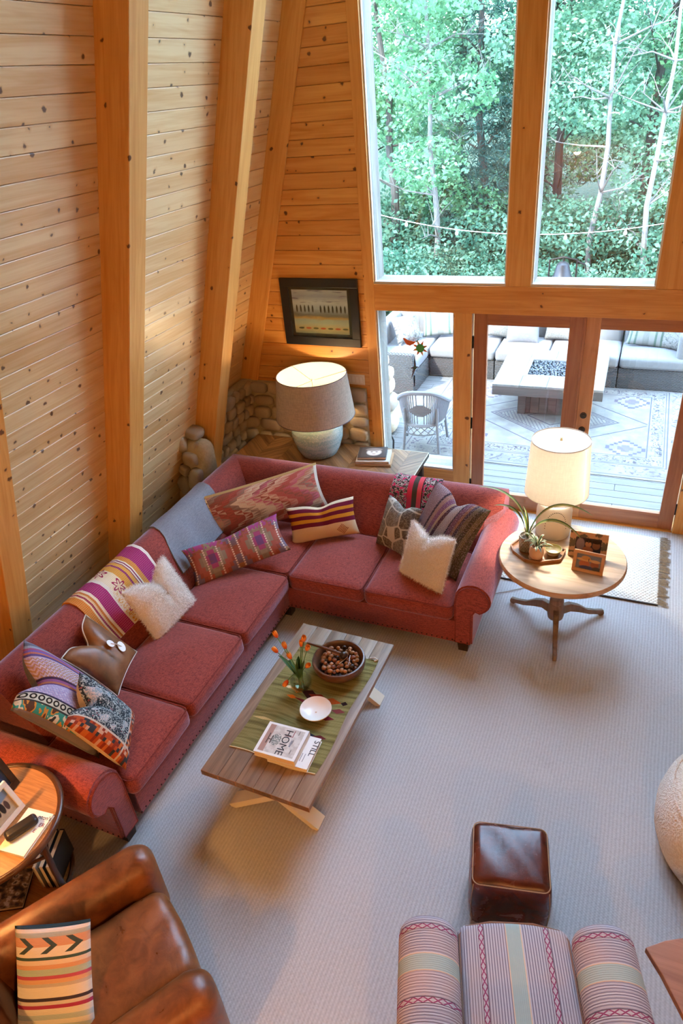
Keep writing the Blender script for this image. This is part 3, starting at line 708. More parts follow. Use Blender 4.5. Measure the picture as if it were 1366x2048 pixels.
# 9 multi-band
m = M('patchwork_bands', rough=.95, spec=.1); u, v = m.uv(); q = m.sub(1., v)
zg = m.ab(m.sub(m.fr(m.mul(v, 24)), .5)); uq = m.sub(1., u)
c = m.ramp(uq, [(0, '#8b8f9c'), (.05, '#6f7280'), (.10, '#9aa0ac'), (.14, '#a35a7a'), (.17, '#7b5fa0'), (.20, '#c0705a'), (.23, '#5c4a7a'), (.26, '#b9a3b4'), (.28, '#b08a6a'), (.46, '#4a3550'), (.48, '#9a5f8a'), (.50, '#c07a58'), (.52, '#6a4a78'), (.54, '#a395b8'), (.76, '#3c3348'), (.78, '#c9c0ac'), (.86, '#3e3a36'), (.88, '#8a6a4a'), (.97, '#7a7274')], True)
zz2 = m.gt(m.fr(m.add(m.mul(uq, 30), m.mul(zg, 1.4))), .5); bd = m.add(m.rect(uq, v, .28, .46, 0, 1), m.rect(uq, v, .54, .76, 0, 1)); nc = m.noise(m.scl(m.co('UV'), (40, 40, 1)), 1, 1, col=True)
c = m.mix(m.mul(bd, zz2), c, m.mix(m.noise(m.co('UV'), 30, 1), '#e6dfe6', '#8f4a88'))
rings = m.ab(m.sub(m.math('SQRT', m.add(m.math('POWER', m.ab(m.sub(m.fr(m.mul(v, 13)), .5)), 2), m.math('POWER', m.ab(m.mul(m.sub(uq, .82), 12.5)), 2))), .32)); c = m.mix(m.mul(m.rect(uq, v, .78, .86, 0, 1), m.lt(rings, .1)), c, '#2a2622')
ik = m.noise(m.scl(m.co('UV'), (5, 9, 1)), 1, 2); c = m.mix(m.rect(uq, v, .88, .97, 0, 1), c, m.ramp(ik, [(0, '#3a3a34'), (.4, '#d2c2a0'), (.47, '#3d8a78'), (.54, '#c98538'), (.6, '#5a3b2c')], True)); m.set('Base Color', c); wv(m, .5); K9 = m.m
pillow('large multicoloured banded pillow with grey linen back by the near arm', (-1.64, -4.14, .76), 40, 32, -2, .65, .66, .12, K9, fabric('charcoal_linen_back', '#6f6d70', '#5f5d61'), chop=.2, cw=.3, cu=-.05)
# 10 floral
m = M('dark_floral', rough=.9, spec=.15); u, v = m.uv(); nn = m.noise(m.co('UV'), 22, 4, .6, 2.2); vv = m.vor(m.co('UV'), 16)
c = m.mix(m.gt(nn, .535), '#2e3840', '#b9bfba'); c = m.mix(m.lt(vv, .16), c, '#9a5560'); c = m.mix(m.gt(m.noise(m.co('UV'), 5, 1), .6), c, m.mix(m.gt(nn, .5), '#8a98a0', '#c7b7b0'))
bd = m.math('MAXIMUM', m.lt(v, .2), m.lt(u, .16)); bc = hashc(m, m.mul(u, 26), m.mul(v, 26), [(0, '#b5532e'), (.3, '#8c3a2a'), (.5, '#3a4048'), (.7, '#d0a890'), (.85, '#c8703c')]); c = m.mix(bd, c, bc)
ln = m.add(m.lt(m.ab(m.sub(v, .2)), .012), m.lt(m.ab(m.sub(u, .16)), .012)); c = m.mix(ln, c, '#cdbfae'); m.set('Base Color', c); m.bump(nn, .3, .004); K10 = m.m
pillow('dark floral pillow with rust border and cream back, front of the near group', (-1.31, -4.16, .70), 35, 30, -6, .47, .50, .11, K10, fabric('cream_cotton_back', '#dcc497', '#c9ae80'), chop=.2, cw=.3)
# ------------------------------------------------------------------ coffee table
CTW = wood('grey_brown_plank', '#a38a72', '#6f5847', axis=1, rough=.5, ring=16, var=.5)
CTE = wood('table_edge', '#b58458', '#8a5c36', axis=0, rough=.5)
CREAMP = plain('cream_paint', '#e6dfcb', .6)
ct = empty('coffee_table', (-.278, -3.433, 0), -.0202, 'low plank-top coffee table with cream crossed legs', 'coffee table')
cw_, cl_ = .7375, 1.404
for k in range(6):
    a = -cw_ / 2 + cw_ * k / 6; b_ = MB(); b_.rcube(cw_ / 12 - .0008, cl_ / 2, .02, .003, 1, 1)
    b_.build('plank', CTW, ct, (a + cw_ / 12, 0, .44))
for sy in (-1, 1): slab('end_cap', CTE, ct, -cw_ / 2, cw_ / 2, sy * (cl_ / 2) - (.004 if sy > 0 else 0), sy * (cl_ / 2) + (.004 if sy < 0 else 0), .418, .459, .001)
for sy in (-.53, .53):
    for s in (-1, 1):
        b_ = MB(); b_.bar((s * .30, sy + s * .022, .0), (-s * .26, sy + s * .022, .42), .042, .10, (0, 1, 0)); b_.build('leg', CREAMP, ct, smooth=False)
    slab('cleat', CREAMP, ct, -.3, .3, sy - .045, sy + .045, .39, .42)
slab('stretcher', CREAMP, ct, -.03, .03, -.55, .55, .19, .25)

# runner
m = M('olive_kilim', rough=.95, spec=.1); u, v = m.uv(); st = m.noise(m.comb(m.mul(u, 1.2), m.mul(v, 26)), 1, 2)
c = m.ramp(st, [(.3, '#5f5632'), (.45, '#7a7044'), (.55, '#8f8656'), (.7, '#6e673c')])
def motif(cx, cy, cols):
    global c
    for (dx, w_, hh, cc) in cols:
        d = m.add(m.mul(m.ab(m.sub(u, cx + dx)), 1 / w_), m.mul(m.ab(m.sub(v, cy)), 1 / hh)); c = m.mix(m.lt(d, 1), c, cc)
motif(.5, .56, [(-.30, .10, .012, '#e0c9a0'), (-.18, .10, .03, '#d97a2a'), (-.02, .12, .04, '#3a1a1a'), (.1, .14, .035, '#8c2a1a'), (.25, .12, .03, '#a84a1c'), (.40, .04, .02, '#2a1a1c')])
motif(.5, .49, [(-.2, .07, .016, '#d8702a'), (-.05, .12, .012, '#6a1f2a'), (.22, .08, .025, '#4a1a24'), (.38, .08, .022, '#7a3a3a')])
motif(.5, .26, [(.22, .12, .02, '#2a2a38'), (.34, .08, .02, '#6a2a2a'), (-.35, .14, .012, '#cdb27a')]); motif(.5, .42, [(.30, .09, .02, '#6a2230')])
m.set('Base Color', c); m.bump(m.math('SINE', m.mul(v, 700)), .35, .002); RUN = m.m
rz_ = -.03
b = MB()
def rf_(u, v): return ((u - .5) * .60 + .010 * math.sin(v * 9) * (1 if u in (0, 1) else 0), (v - .5) * 1.0 + .012 * math.sin(u * 7), .0035 + .0012 * math.sin(u * 13 + v * 17))
b.grid(rf_, 30, 40); b.grid(lambda u, v: (rf_(u, v)[0], rf_(u, v)[1], 0), 30, 40, flip=True)
run = b.build('table_runner', RUN, None, (-.265, -3.425, .4605), (0, 0, rz_)); tag(run, 'olive green woven runner with small red motifs on the coffee table', 'table runner')
b = MB(); b.tube([(rf_(k / 20, 0)[0], rf_(k / 20, 0)[1], .004) for k in range(21)], .004, 6); b.build('hem', plain('cream_cord', '#d8cda8', .9), run)
b = MB(); b.tube([(.28, .49, .006), (.30, .505, .012), (.27, .515, .014), (.24, .505, .008)], .006, 6); b.build('tassel', plain('pale_cord', '#cfc8bc', .9), run)

# bowl of nuts
BOWL = wood('dark_turned_wood', '#6b4630', '#3c2416', axis=0, rough=.35)
ZT0 = .4645
bc = Vector((-.168, -3.10, ZT0 + .002))
b = MB(); b.lathe([(0, 0), (.10, 0), (.14, .02), (.178, .06), (.186, .10), (.180, .118), (.170, .12), (.160, .108), (.152, .07), (.12, .03), (0, .022)], 48)
tag(b.build('wooden_bowl', BOWL, None, bc), 'wide dark turned wood bowl full of nuts on the runner', 'bowl')
NM = []
for k, (c1, c2) in enumerate((('#a86f45', '#7d4a2a'), ('#8a4a2a', '#5f2c18'), ('#b98a62', '#8c6242'), ('#3a2a24', '#221612'), ('#c07f4a', '#96562c'))):
    m = M('nut_shell_%d' % k, rough=.45); p = m.co('Object'); m.set('Base Color', m.mix(m.noise(p, 60 if k == 2 else 20, 3), c1, c2)); m.bump(m.vor(p, 150), .3 if k in (0, 2) else .05, .003); NM.append(m.m)
NMe = []
for k in range(5):
    b = MB(); pr = [(0, -1), (.55, -.85), (.9, -.4), (1, .05), (.88, .5), (.5, .85), (.12, 1.0 if k != 1 else 1.15), (0, 1.02 if k != 1 else 1.2)]; b.lathe(pr, 12); NMe.append(b.mesh('nut', NM[k]))
rn = random.Random(4); placed = []
for layer, (zz, R_) in enumerate(((.075, .13), (.10, .13))):
    tries = 0
    while tries < 900:
        tries += 1; a, rr = rn.uniform(0, 2 * PI), R_ * math.sqrt(rn.random()); s = rn.uniform(.0125, .0195)
        p = Vector((rr * math.cos(a), rr * math.sin(a), zz + .004 * (1 - rr / R_)))
        if rr + s > .150 or any((p - q).length < (s + t) * .88 for q, t in placed): continue
        placed.append((p, s))
for (p, s) in placed:
    nk = rn.choice((0, 0, 1, 1, 2, 2, 3, 4)); o = link('nut', NMe[nk], None, bc + p, (rn.uniform(0, 6), rn.uniform(0, 6), rn.uniform(0, 6))); o.scale = (s, s, s * rn.uniform(1, 1.25)); tag(o, ('mid-brown', 'reddish-brown pointed', 'pale tan', 'blackish', 'orange-brown')[nk] + ' nut in the dark wooden bowl', 'nut', 'nuts in the wooden bowl')
nut_c = empty('nutcracker', tuple(bc + Vector((.0, .02, .14))), label='wooden screw nutcracker with long handle lying across the nuts', cat='nutcracker')
b = MB(); b.tube([(-.25, .01, .02), (-.1, .005, .012), (.02, 0, .0)], [.008, .0095, .011], 10); b.build('handle', BOWL, nut_c)
b = MB(); b.lathe([(0, -.025), (.022, -.022), (.027, 0), (.022, .02), (.012, .028), (0, .03)], 18); b.build('head', DARKW, nut_c, (.035, -.01, .002), (.5, .4, 0))
STEEL = metal('steel', '#c9c9cc', .25)
for (a, c_, lb) in (((.03, -.06, .125), (.062, .012, .135), 'thin steel nut pick lying left on the nuts'), ((.075, .03, .132), (.10, -.065, .127), 'thin steel nut pick lying right on the nuts')):
    b = MB(); b.tube([a, tuple((x + y) / 2 for x, y in zip(a, c_)), c_], [.004, .003, .0022], 6); tag(b.build('nut_pick', STEEL, None, bc), lb, 'nut pick')

# shallow dish
m = M('dish_glaze', rough=.25, color='#efe6dc'); DISH = m.m
b = MB(); b.lathe([(0, 0), (.05, 0), (.085, .022), (.105, .046), (.103, .05), (.098, .047), (.075, .028), (.04, .016), (0, .013)], 40)
b2 = b.build('shallow_dish', DISH, None, (-.165, -3.505, ZT0 + .002)); tag(b2, 'shallow round white ceramic dish on the runner', 'dish')
b = MB(); b.lathe([(0, .022), (.005, .02), (.007, .012), (0, .012)], 10); b.build('dish_knob', DISH, b2)

# glass vase with tulips
m = M('clear_glass', rough=0); t_ = m.node('ShaderNodeBsdfTransparent'); t_.inputs[0].default_value = (.93, .96, .93, 1); gl = m.node('ShaderNodeBsdfGlossy'); gl.inputs[1].default_value = .02
f_ = m.node('ShaderNodeLayerWeight'); f_.inputs[0].default_value = .5; mx = m.node('ShaderNodeMixShader'); m.nt.links.new(m.add(.04, m.mul(m.math('POWER', f_.outputs['Facing'], 4.), .8)), mx.inputs[0]); m.nt.links.new(t_.outputs[0], mx.inputs[1]); m.nt.links.new(gl.outputs[0], mx.inputs[2]); m.nt.links.new(mx.outputs[0], m.nt.nodes['Material Output'].inputs[0]); CLEAR = m.m
vc = Vector((-.352, -3.335, ZT0 + .002))
vase = empty('glass_vase', tuple(vc), label='round clear glass vase holding the orange tulips', cat='vase')
b = MB(); b.lathe([(0, 0), (.035, .002), (.06, .022), (.074, .055), (.074, .08), (.06, .112), (.048, .125), (.046, .13), (.044, .125), (.056, .110), (.069, .08), (.069, .055), (.055, .026), (.03, .01), (0, .009)], 36); b.build('bowl', CLEAR, vase)
m = M('vase_water', rough=.02); t_ = m.node('ShaderNodeBsdfTransparent'); t_.inputs[0].default_value = (.86, .93, .84, 1); gl = m.node('ShaderNodeBsdfGlossy'); gl.inputs[1].default_value = .02; mx = m.node('ShaderNodeMixShader'); mx.inputs[0].default_value = .06
m.nt.links.new(t_.outputs[0], mx.inputs[1]); m.nt.links.new(gl.outputs[0], mx.inputs[2]); m.nt.links.new(mx.outputs[0], m.nt.nodes['Material Output'].inputs[0])
b = MB(); b.lathe([(0, .012), (.03, .013), (.054, .028), (.067, .055), (.067, .075), (0, .075)], 30); b.build('water', m.m, vase)
STEM = plain('tulip_stem', '#5f8a4a', .5); LEAF = plain('tulip_leaf', '#385f33', .5)
m = M('tulip_petal', rough=.5); p = m.sep(m.co('Object')); m.set('Base Color', m.mix(m.sm(p[2], .005, .04), '#d8561c', '#f59a34')); m.set('Subsurface Weight', .0); PET = m.m
b = MB()
for k in range(6):
    a0 = k * PI / 3; ro = .0135 if k % 2 else .012
    def pf(u, v, a0=a0, ro=ro):
        w = .62 * math.sin(PI * min(1, .12 + .8 * v)) ** .7 if v < 1 else .05; a = a0 + (u - .5) * 2 * w; r = ro * (math.sin(PI * (.08 + .70 * v)) ** .6) * (1 if v < .9 else .9); return (r * math.cos(a), r * math.sin(a), .045 * v)
    b.grid(pf, 4, 6)
BLO = b.mesh('blossom', PET)
tips = [(-.496, .862, 'leftmost upper'), (-.499, .745, 'leftmost lower'), (-.422, .815, 'upper left inner'), (-.397, .728, 'small middle left'), (-.277, .925, 'topmost'), (-.309, .86, 'centre top'), (-.256, .862, 'rightmost upper'), (-.289, .69, 'lower right'), (-.40, .60, 'drooping lowest')]
for k, (x, z, w_) in enumerate(tips):
    yy = -3.335 + rn.uniform(-.03, .03) + (-.05 if k == 8 else 0)
    t = empty('tulip', (vc.x, vc.y, vc.z), label='orange tulip in the glass vase, %s bloom' % w_, cat='tulip', group='tulips in the glass vase')
    tip = Vector((x - vc.x, yy - vc.y, z - vc.z)); base = Vector((rn.uniform(-.02, .02), rn.uniform(-.02, .02), .015)); neck = Vector((tip.x * .12, (yy - vc.y) * .12, .12))
    pa = bez(base, base.lerp(neck, .7), neck + Vector((0, 0, .05)), tip, 10) if k < 8 else bez(base, neck, neck + Vector((-.0, -.03, .09)), tip, 10)
    b = MB(); b.tube(pa, .003, 6); b.build('stem', STEM, t)
    d = (Vector(pa[-1]) - Vector(pa[-3])).normalized(); bo = link('blossom', BLO, t, tip); bo.rotation_euler = d.to_track_quat('Z', 'Y').to_euler(); bo.scale = (1.3, 1.3, 1.2)
    if k != 8:
        a = rn.uniform(0, 6.28); L = rn.uniform(.16, .24); e = Vector((tip.x * .6 + .05 * math.cos(a), .05 * math.sin(a) + (yy - vc.y) * .5, .09 + L * .9)); q0 = Vector((tip.x * .08, 0, .10))
        lb = MB(); mid = q0.lerp(e, .5) + Vector((0, 0, .05)); side = Vector((-(e - q0).y, (e - q0).x, 0)); side = side.normalized() if side.length > 1e-4 else Vector((1, 0, 0))
        def lf(u, v): c_ = q0.lerp(mid, v).lerp(mid.lerp(e, v), v); wd = .019 * math.sin(PI * (.08 + .92 * v)) ** .8; return c_ + side * (u - .5) * 2 * wd + Vector((0, 0, -.006 * (1 - (2 * u - 1) ** 2)))
        lb.grid(lf, 4, 10); lb.build('leaf', LEAF, t)

# books on the coffee table
PAGE = plain('book_pages', '#e9dcc0', .8); PAPER = plain('book_cover_white', '#efeeea', .45); INK = plain('black_ink', '#26262c', .6); GREYI = plain('grey_ink', '#8a8a90', .6)
def book(name, lab, loc, rz, w, d, h, cover, pages=PAGE, grp=None, spine='-x'):
    t = empty(name, loc, rz, lab, 'book', grp)
    b = MB(); b.rcube(w / 2 - .004, d / 2 - .004, h / 2 - .003, .002, 1, 1, (0, 0, h / 2)); b.build('pages', pages, t, smooth=False)
    for z0 in (0, h - .003): slab('cover', cover, t, -w / 2, w / 2, -d / 2, d / 2, z0, z0 + .003, .0008)
    sx = -w / 2 if spine == '-x' else w / 2 - .003; sl_ = slab('spine', cover, t, sx, sx + .003, -d / 2, d / 2, 0, h, .0008)
    return t
bs = book('coffee_table_book', 'white book lettered STILL under the HOME book on the runner', (-.165, -3.823, ZT0 + .003), .03, .265, .235, .028, PAPER)
text('STILL', .052, INK, bs, (.115, .095, .0285), (0, 0, -PI / 2)); [slab('print_line', GREYI, bs, .080 - .018 * q, .084 - .018 * q, -.075, -.015, .028, .0285, 0) for q in range(2)]
bh = book('coffee_table_book', 'white photo-cover book lettered HOME on top of the STILL book', (-.246, -3.826, ZT0 + .0315), .03, .275, .237, .043, PAPER, spine='+x')
m = M('home_cover_photo', rough=.4); u, v = m.uv(); nn = m.noise(m.co('UV'), 6, 4)
c = m.mix(m.sm(nn, .4, .6), '#d9d4cc', '#c6bdb4'); c = m.mix(m.rect(u, v, .0, .16, 0, 1), c, '#b08a7c'); c = m.mix(m.mul(m.ell(u, v, .34, .5, .13, .22), m.gt(m.noise(m.co('UV'), 22, 3), .48)), c, '#77807a')
c = m.mix(m.rect(u, v, .10, .13, .30, .68), c, '#4a3a34'); c = m.mix(m.rect(u, v, .20, .23, .32, .62), c, '#4a3a34'); c = m.mix(m.rect(u, v, .10, .23, .44, .48), c, '#5a443a')
for (cx, cy) in ((.86, .9), (.80, .55), (.86, .2)): c = m.mix(m.ell(u, v, cx, cy, .015, .09), c, '#8a847c')
c = m.mix(m.rect(u, v, .52, .74, .70, .72), c, '#8a3a3a'); c = m.mix(m.rect(u, v, .72, .74, .70, .95), c, '#8a3a3a')
m.set('Base Color', c)
b = MB(); b.grid(lambda u, v: ((u - .5) * .235, (v - .5) * .205, 0), 1, 1); b.build('cover_photo', m.m, bh, (0, 0, .0432), smooth=False)
text('HOME', .068, INK, bh, (.018, .09, .0434), (0, 0, -PI / 2)); slab('print_line', GREYI, bh, .058, .068, -.03, .02, .0432, .0435, 0)

# ------------------------------------------------------------------ corner table, lamp, books
et = empty('corner_console', (-1.405, -.40, 0), label='long chevron-topped wood console behind the sofa corner', cat='console table')
EX, EY, EZ = 1.005, .26, .648
CHV = wood('chevron_walnut', '#a37a50', '#5f3d22', axis=0, rough=.38, ring=14, var=.75)
def clip(poly, x0, x1, y0, y1):
    for (ax, lim, sg) in ((0, x0, 1), (0, x1, -1), (1, y0, 1), (1, y1, -1)):
        out = []
        for i in range(len(poly)):
            a, b_ = poly[i - 1], poly[i]; da, db = (a[ax] - lim) * sg, (b_[ax] - lim) * sg
            if (da < 0) != (db < 0): t = da / (da - db); out.append(tuple(a[k] + (b_[k] - a[k]) * t for k in (0, 1)))
            if db >= 0: out.append(b_)
        poly = out
        if not poly: break
    return poly
CW = .26; ncol = int(2 * EX / CW) + 1
for k in range(ncol):
    a0 = -EX + k * CW; sg = 1 if k % 2 else -1; y = -EY - CW
    while y < EY + CW:
        g_ = .0008; pl = [(a0 + g_, y + (0 if sg > 0 else CW)), (a0 + CW - g_, y + (CW if sg > 0 else 0)), (a0 + CW - g_, y + (CW if sg > 0 else 0) + .085), (a0 + g_, y + (0 if sg > 0 else CW) + .085)]
        pl = clip(pl, -EX + .006, EX - .006, -EY + .006, EY - .006); y += .087
        if len(pl) < 3: continue
        cx = sum(p[0] for p in pl) / len(pl); cy = sum(p[1] for p in pl) / len(pl)
        o = MB().prism([(p[0] - cx, p[1] - cy) for p in pl], -.012, 0)
        # turn the piece so its grain runs along its length
        ang = sg * PI / 4; R_ = Matrix.Rotation(-ang, 4, 'Z'); o.xf(R_); o.build('inlay_piece', CHV, et, (cx, cy, EZ), (0, 0, ang), smooth=False)
slab('tabletop', DARKW, et, -EX, EX, -EY, EY, EZ - .045, EZ - .010, .002)
for (a, b_, c_, d_) in ((-EX, EX, -EY, -EY + .006), (-EX, EX, EY - .006, EY), (-EX, -EX + .006, -EY, EY), (EX - .006, EX, -EY, EY)): slab('edge_band', metal('edge_metal', '#b7a68e', .35), et, a, b_, c_, d_, EZ - .046, EZ + .001, .001)
for sx in (-1, 1):
    for sy in (-1, 1): slab('leg', DARKW, et, sx * (EX - .08) - .03, sx * (EX - .08) + .03, sy * (EY - .06) - .03, sy * (EY - .06) + .03, 0, EZ - .045)

def shade_mat(name, c, trans, emit=None):
    m = M(name, rough=.9, spec=.1); p = m.co('Object'); w1 = m.noise(m.scl(p, (1, 1, .08)), 170, 2); w2 = m.noise(m.scl(p, (.06, .06, 1)), 240, 2); h = m.add(w1, w2)
    col = m.mix(m.mul(m.sm(h, .8, 1.2), .6 if trans < .3 else .2), c, tuple(x * .62 for x in lin(c)) )
    d = m.node('ShaderNodeBsdfDiffuse'); t = m.node('ShaderNodeBsdfTranslucent'); mx = m.node('ShaderNodeMixShader'); mx.inputs[0].default_value = trans
    m.put(d.inputs[0], col); m.put(t.inputs[0], col); m.nt.links.new(d.outputs[0], mx.inputs[1]); m.nt.links.new(t.outputs[0], mx.inputs[2]); m.nt.links.new(mx.outputs[0], m.nt.nodes['Material Output'].inputs[0])
    return m.m
def bulb(parent, loc, watts, col, r=.03):
    l = bpy.data.lights.new('bulb_light', 'POINT'); l.energy = watts; l.color = col; l.shadow_soft_size = r; o = link('bulb_light', l, parent, loc); return o
WARM = (1.0, .45, .12)
m = M('bulb_glow', rough=.3); m.set('Emission Color', (1, .8, .55)); m.set('Emission Strength', 12.); BULB = m.m
# teal ceramic lamp
m = M('teal_glaze', rough=.22); p = m.co('Object'); z = m.sep(p)[2]
c = m.mix(m.sm(m.noise(m.scl(p, (1, 1, 3)), 5, 4), .4, .6), '#a9c2c2', '#8fb0b4'); c = m.mix(m.sm(m.vor(p, 60), .5, .1), c, '#bccccc'); c = m.mix(m.sm(z, .30, .42), c, '#9cccba'); m.set('Base Color', c); m.bump(m.math('SINE', m.mul(z, 160)), .15, .004); TEAL = m.m
LT = empty('table_lamp', (-1.52, -.40, EZ + .001), label='big teal ceramic table lamp with wide oatmeal linen shade', cat='lamp')
b = MB(); b.lathe([(0, 0), (.17, 0), (.19, .012), (.225, .08), (.262, .19), (.268, .27), (.245, .345), (.19, .39), (.12, .41), (.105, .44), (.12, .455), (0, .455)], 56); b.build('base', TEAL, LT)
b = MB(); b.tube([(0, 0, .45), (0, 0, .56)], .012, 12); b.build('socket_stem', metal('brass', '#a98b55', .35), LT)
b = MB(); n_ = 64; b.lathe([(.405, .43), (.352, .87)], n_); sh_ = b.build('lamp_shade', shade_mat('oatmeal_linen', '#d2c2b0', .29), LT)
b = MB(); b.lathe([(.348, .87), (.401, .43)], n_); b.build('shade_lining', plain('cream_lining', '#ece4d4', .8), sh_)
TRIM = fabric('slate_trim', '#6a6a78')
for (r_, z_) in ((.404, .431), (.351, .869)):
    b = MB(); b.tube([(r_ * math.cos(a * PI / 32), r_ * math.sin(a * PI / 32), z_) for a in range(64)], .004, 6, closed=True); b.build('shade_rim', TRIM, LT)
b = MB()
for k in range(3): a = k * 2 * PI / 3 + .5; b.tube([(0, 0, .80), (.35 * math.cos(a), .35 * math.sin(a), .865)], .0025, 5)
b.tube([(0, 0, .55), (0, 0, .82)], .003, 5); b.build('harp', metal('nickel', '#8a8780', .35), LT)
b = MB(); b.lathe([(0, -.045), (.02, -.04), (.03, 0), (.02, .035), (0, .045)], 16); b.build('bulb', BULB, LT, (0, 0, .63))
bulb(LT, (0, 0, .70), 17, (1, .66, .34), .04)
# books on the console
BKS = [('tan paperback at the bottom of the console book stack', '#b98a5c', .36, .27, .022, 0.0), ('grey-white book second in the console stack', '#d4d6da', .34, .27, .024, .03), ('black book with a pale portrait topping the console stack', '#3a3634', .29, .23, .030, .05)]
zz = EZ + .001
for k, (lb, cc, w_, d_, h_, dr) in enumerate(BKS):
    t = book('console_book', lb, (-.885 - .015 * k, -.425 + .01 * k, zz), .20 + dr, w_, d_, h_, plain('book_cover_%d' % k, cc, .4)); zz += h_ + .001
m = M('portrait_cover', rough=.35); u, v = m.uv(); c = m.mix(m.ell(u, v, .52, .48, .30, .36, .3), '#4a4644', '#d8d2ca')
c = m.mix(m.ell(u, v, .5, .78, .34, .16, .3), c, '#8a827c'); c = m.mix(m.ell(u, v, .42, .52, .05, .04), c, '#5a524e'); c = m.mix(m.ell(u, v, .62, .52, .05, .04), c, '#5a524e'); c = m.mix(m.ell(u, v, .52, .3, .08, .025), c, '#8a706a'); m.set('Base Color', c)
b = MB(); b.grid(lambda u, v: ((u - .5) * .25, (v - .5) * .2, 0), 1, 1); b.build('cover_photo', m.m, t, (0.01, 0, .0302), smooth=False)

# framed painting, switch plate, outlet
pic = empty('framed_painting', (-1.537, -.002, 2.015), label='black-framed landscape painting hung on the pine wall above the lamp', cat='painting')
BLKF = plain('black_frame', '#17161a', .35)
pw, ph = .836, .668
for (a, b_, c_, d_) in ((-pw / 2, pw / 2, ph / 2 - .085, ph / 2), (-pw / 2, pw / 2, -ph / 2, -ph / 2 + .085), (-pw / 2, -pw / 2 + .085, -ph / 2 + .085, ph / 2 - .085), (pw / 2 - .085, pw / 2, -ph / 2 + .085, ph / 2 - .085)): slab('frame_rail', BLKF, pic, a, b_, -.03, 0, c_, d_, .004)
slab('mat_board', plain('dark_mat', '#1f1e22', .8), pic, -pw / 2 + .08, pw / 2 - .08, -.012, -.004, -ph / 2 + .08, ph / 2 - .08, 0)
m = M('plains_painting', rough=.3); u, v = m.uv(); nx = m.noise(m.scl(m.co('UV'), (3, 12, 1)), 1, 4, .6, .8)
c = m.ramp(m.add(v, m.mul(m.sub(nx, .5), .16)), [(0, '#7c8070'), (.12, '#b09a70'), (.22, '#a4a698'), (.3, '#98a4a0'), (.36, '#b08c50'), (.42, '#6c6c6c'), (.5, '#8c94a2'), (.58, '#a6aec4'), (.72, '#c6ccdc'), (.85, '#9ea4c6'), (1, '#bcc2d4')])
c = m.mix(m.mul(m.sm(m.noise(m.scl(m.co('UV'), (2, 9, 1)), 1.3, 3), .55, .65), m.gt(v, .7)), c, '#7a7898')
for k in range(13):
    if k == 5: continue
    cx = .07 + k * .073; c = m.mix(m.ell(u, v, cx, .57, .016, .085, .5), c, '#2a2826')
for k in range(7): c = m.mix(m.ell(u, v, .12 + k * .135, .12, .05, .022, .4), c, '#a8472a' if k % 2 else '#4a4a2a')
m.set('Base Color', c)
b = MB(); b.grid(lambda u, v: ((u - .5) * .60, 0, (v - .5) * .435), 1, 1); b.build('canvas', m.m, pic, (0, -.0135, 0.005), smooth=False)
b = MB(); b.box(-.335, .335, -.0165, -.0155, -.25, .25); b.build('glazing', CLEAR, pic, smooth=False)
sw = empty('switch_plate', (-1.215, -.0015, 1.332), label='cream four-gang light switch plate on the pine wall', cat='light switch')
slab('plate', plain('cream_plastic', '#e2d6c2', .4), sw, -.102, .102, -.006, 0, -.055, .055, .002)
for k in range(4): slab('rocker', plain('rocker_plastic', '#e9e0d0', .35), sw, -.082 + k * .044, -.050 + k * .044, -.010, -.005, -.033, .033, .002)

# ------------------------------------------------------------------ round pedestal table and what stands on it
PALE = wood('pale_mango', '#d0b08a', '#a07c56', axis=0, rough=.5, ring=12); GREYLEG = wood('grey_wash_leg', '#8f7c6a', '#6a5848', axis=2, rough=.6)
RT = empty('pedestal_table', (1.11, -1.655, 0), label='round pale wood pedestal table with three curved feet by the doors', cat='side table')
b = MB(); b.lathe([(0, .653), (.465, .653), (.472, .660), (.475, .675), (.473, .690), (.466, .70), (0, .70)], 72); b.build('tabletop', PALE, RT)
b = MB(); b.lathe([(0, .653), (.07, .65), (.055, .62), (.045, .58), (.052, .52), (.066, .44), (.07, .38), (.062, .32), (.048, .28), (.056, .265), (.056, .245), (.046, .235), (.062, .21), (.066, .12), (.06, .09), (0, .085)], 32); b.build('pedestal', GREYLEG, RT)
for a in (-82, 154, 35):
    pr = [(.03, .20), (.12, .205), (.20, .165), (.28, .10), (.36, .07), (.43, .055), (.44, .02), (.43, 0), (.40, .0), (.38, .022), (.30, .045), (.20, .095), (.12, .125), (.03, .11)]
    b = MB(); b.extr(pr, lambda p: (p[0], -.024 * (1 - .4 * p[0] / .44), p[1]), lambda p: (p[0], .024 * (1 - .4 * p[0] / .44), p[1])); o = b.build('foot', GREYLEG, RT, (0, 0, 0), (0, 0, rad(a)), smooth=False); md = o.modifiers.new('bevel', 'BEVEL'); md.width = .006; md.segments = 2
TZ = .7005
# white lamp
LW = empty('table_lamp', (.995, -1.345, TZ), label='white ceramic dome lamp with glowing white drum shade on the pedestal table', cat='lamp')
m = M('white_bisque', rough=.55, color='#e6e0d6'); m.bump(m.noise(m.co('Object'), 180, 2), .08, .002)
b = MB(); b.lathe([(0, 0), (.128, 0), (.134, .01), (.138, .10), (.137, .22), (.128, .28), (.10, .33), (.05, .352), (.02, .358), (.02, .40), (0, .40)], 48); b.build('base', m.m, LW)
HOLE = plain('lamp_hole', '#3a3128', .8)
pb = MB()
for k in range(22):
    a = PI * (k / 21); u_ = math.cos(a) * .085; h_ = .11 + math.sin(a) * .16; an = -PI / 2 + .25 + u_ / .137; st = len(pb.v); pb.lathe([(.0042, 0), (0, .0008)], 7)
    pb.xf(Matrix.Translation((.1385 * math.cos(an), .1385 * math.sin(an), h_)) @ Matrix.Rotation(an, 4, 'Z') @ Matrix.Rotation(PI / 2, 4, 'Y'), st)
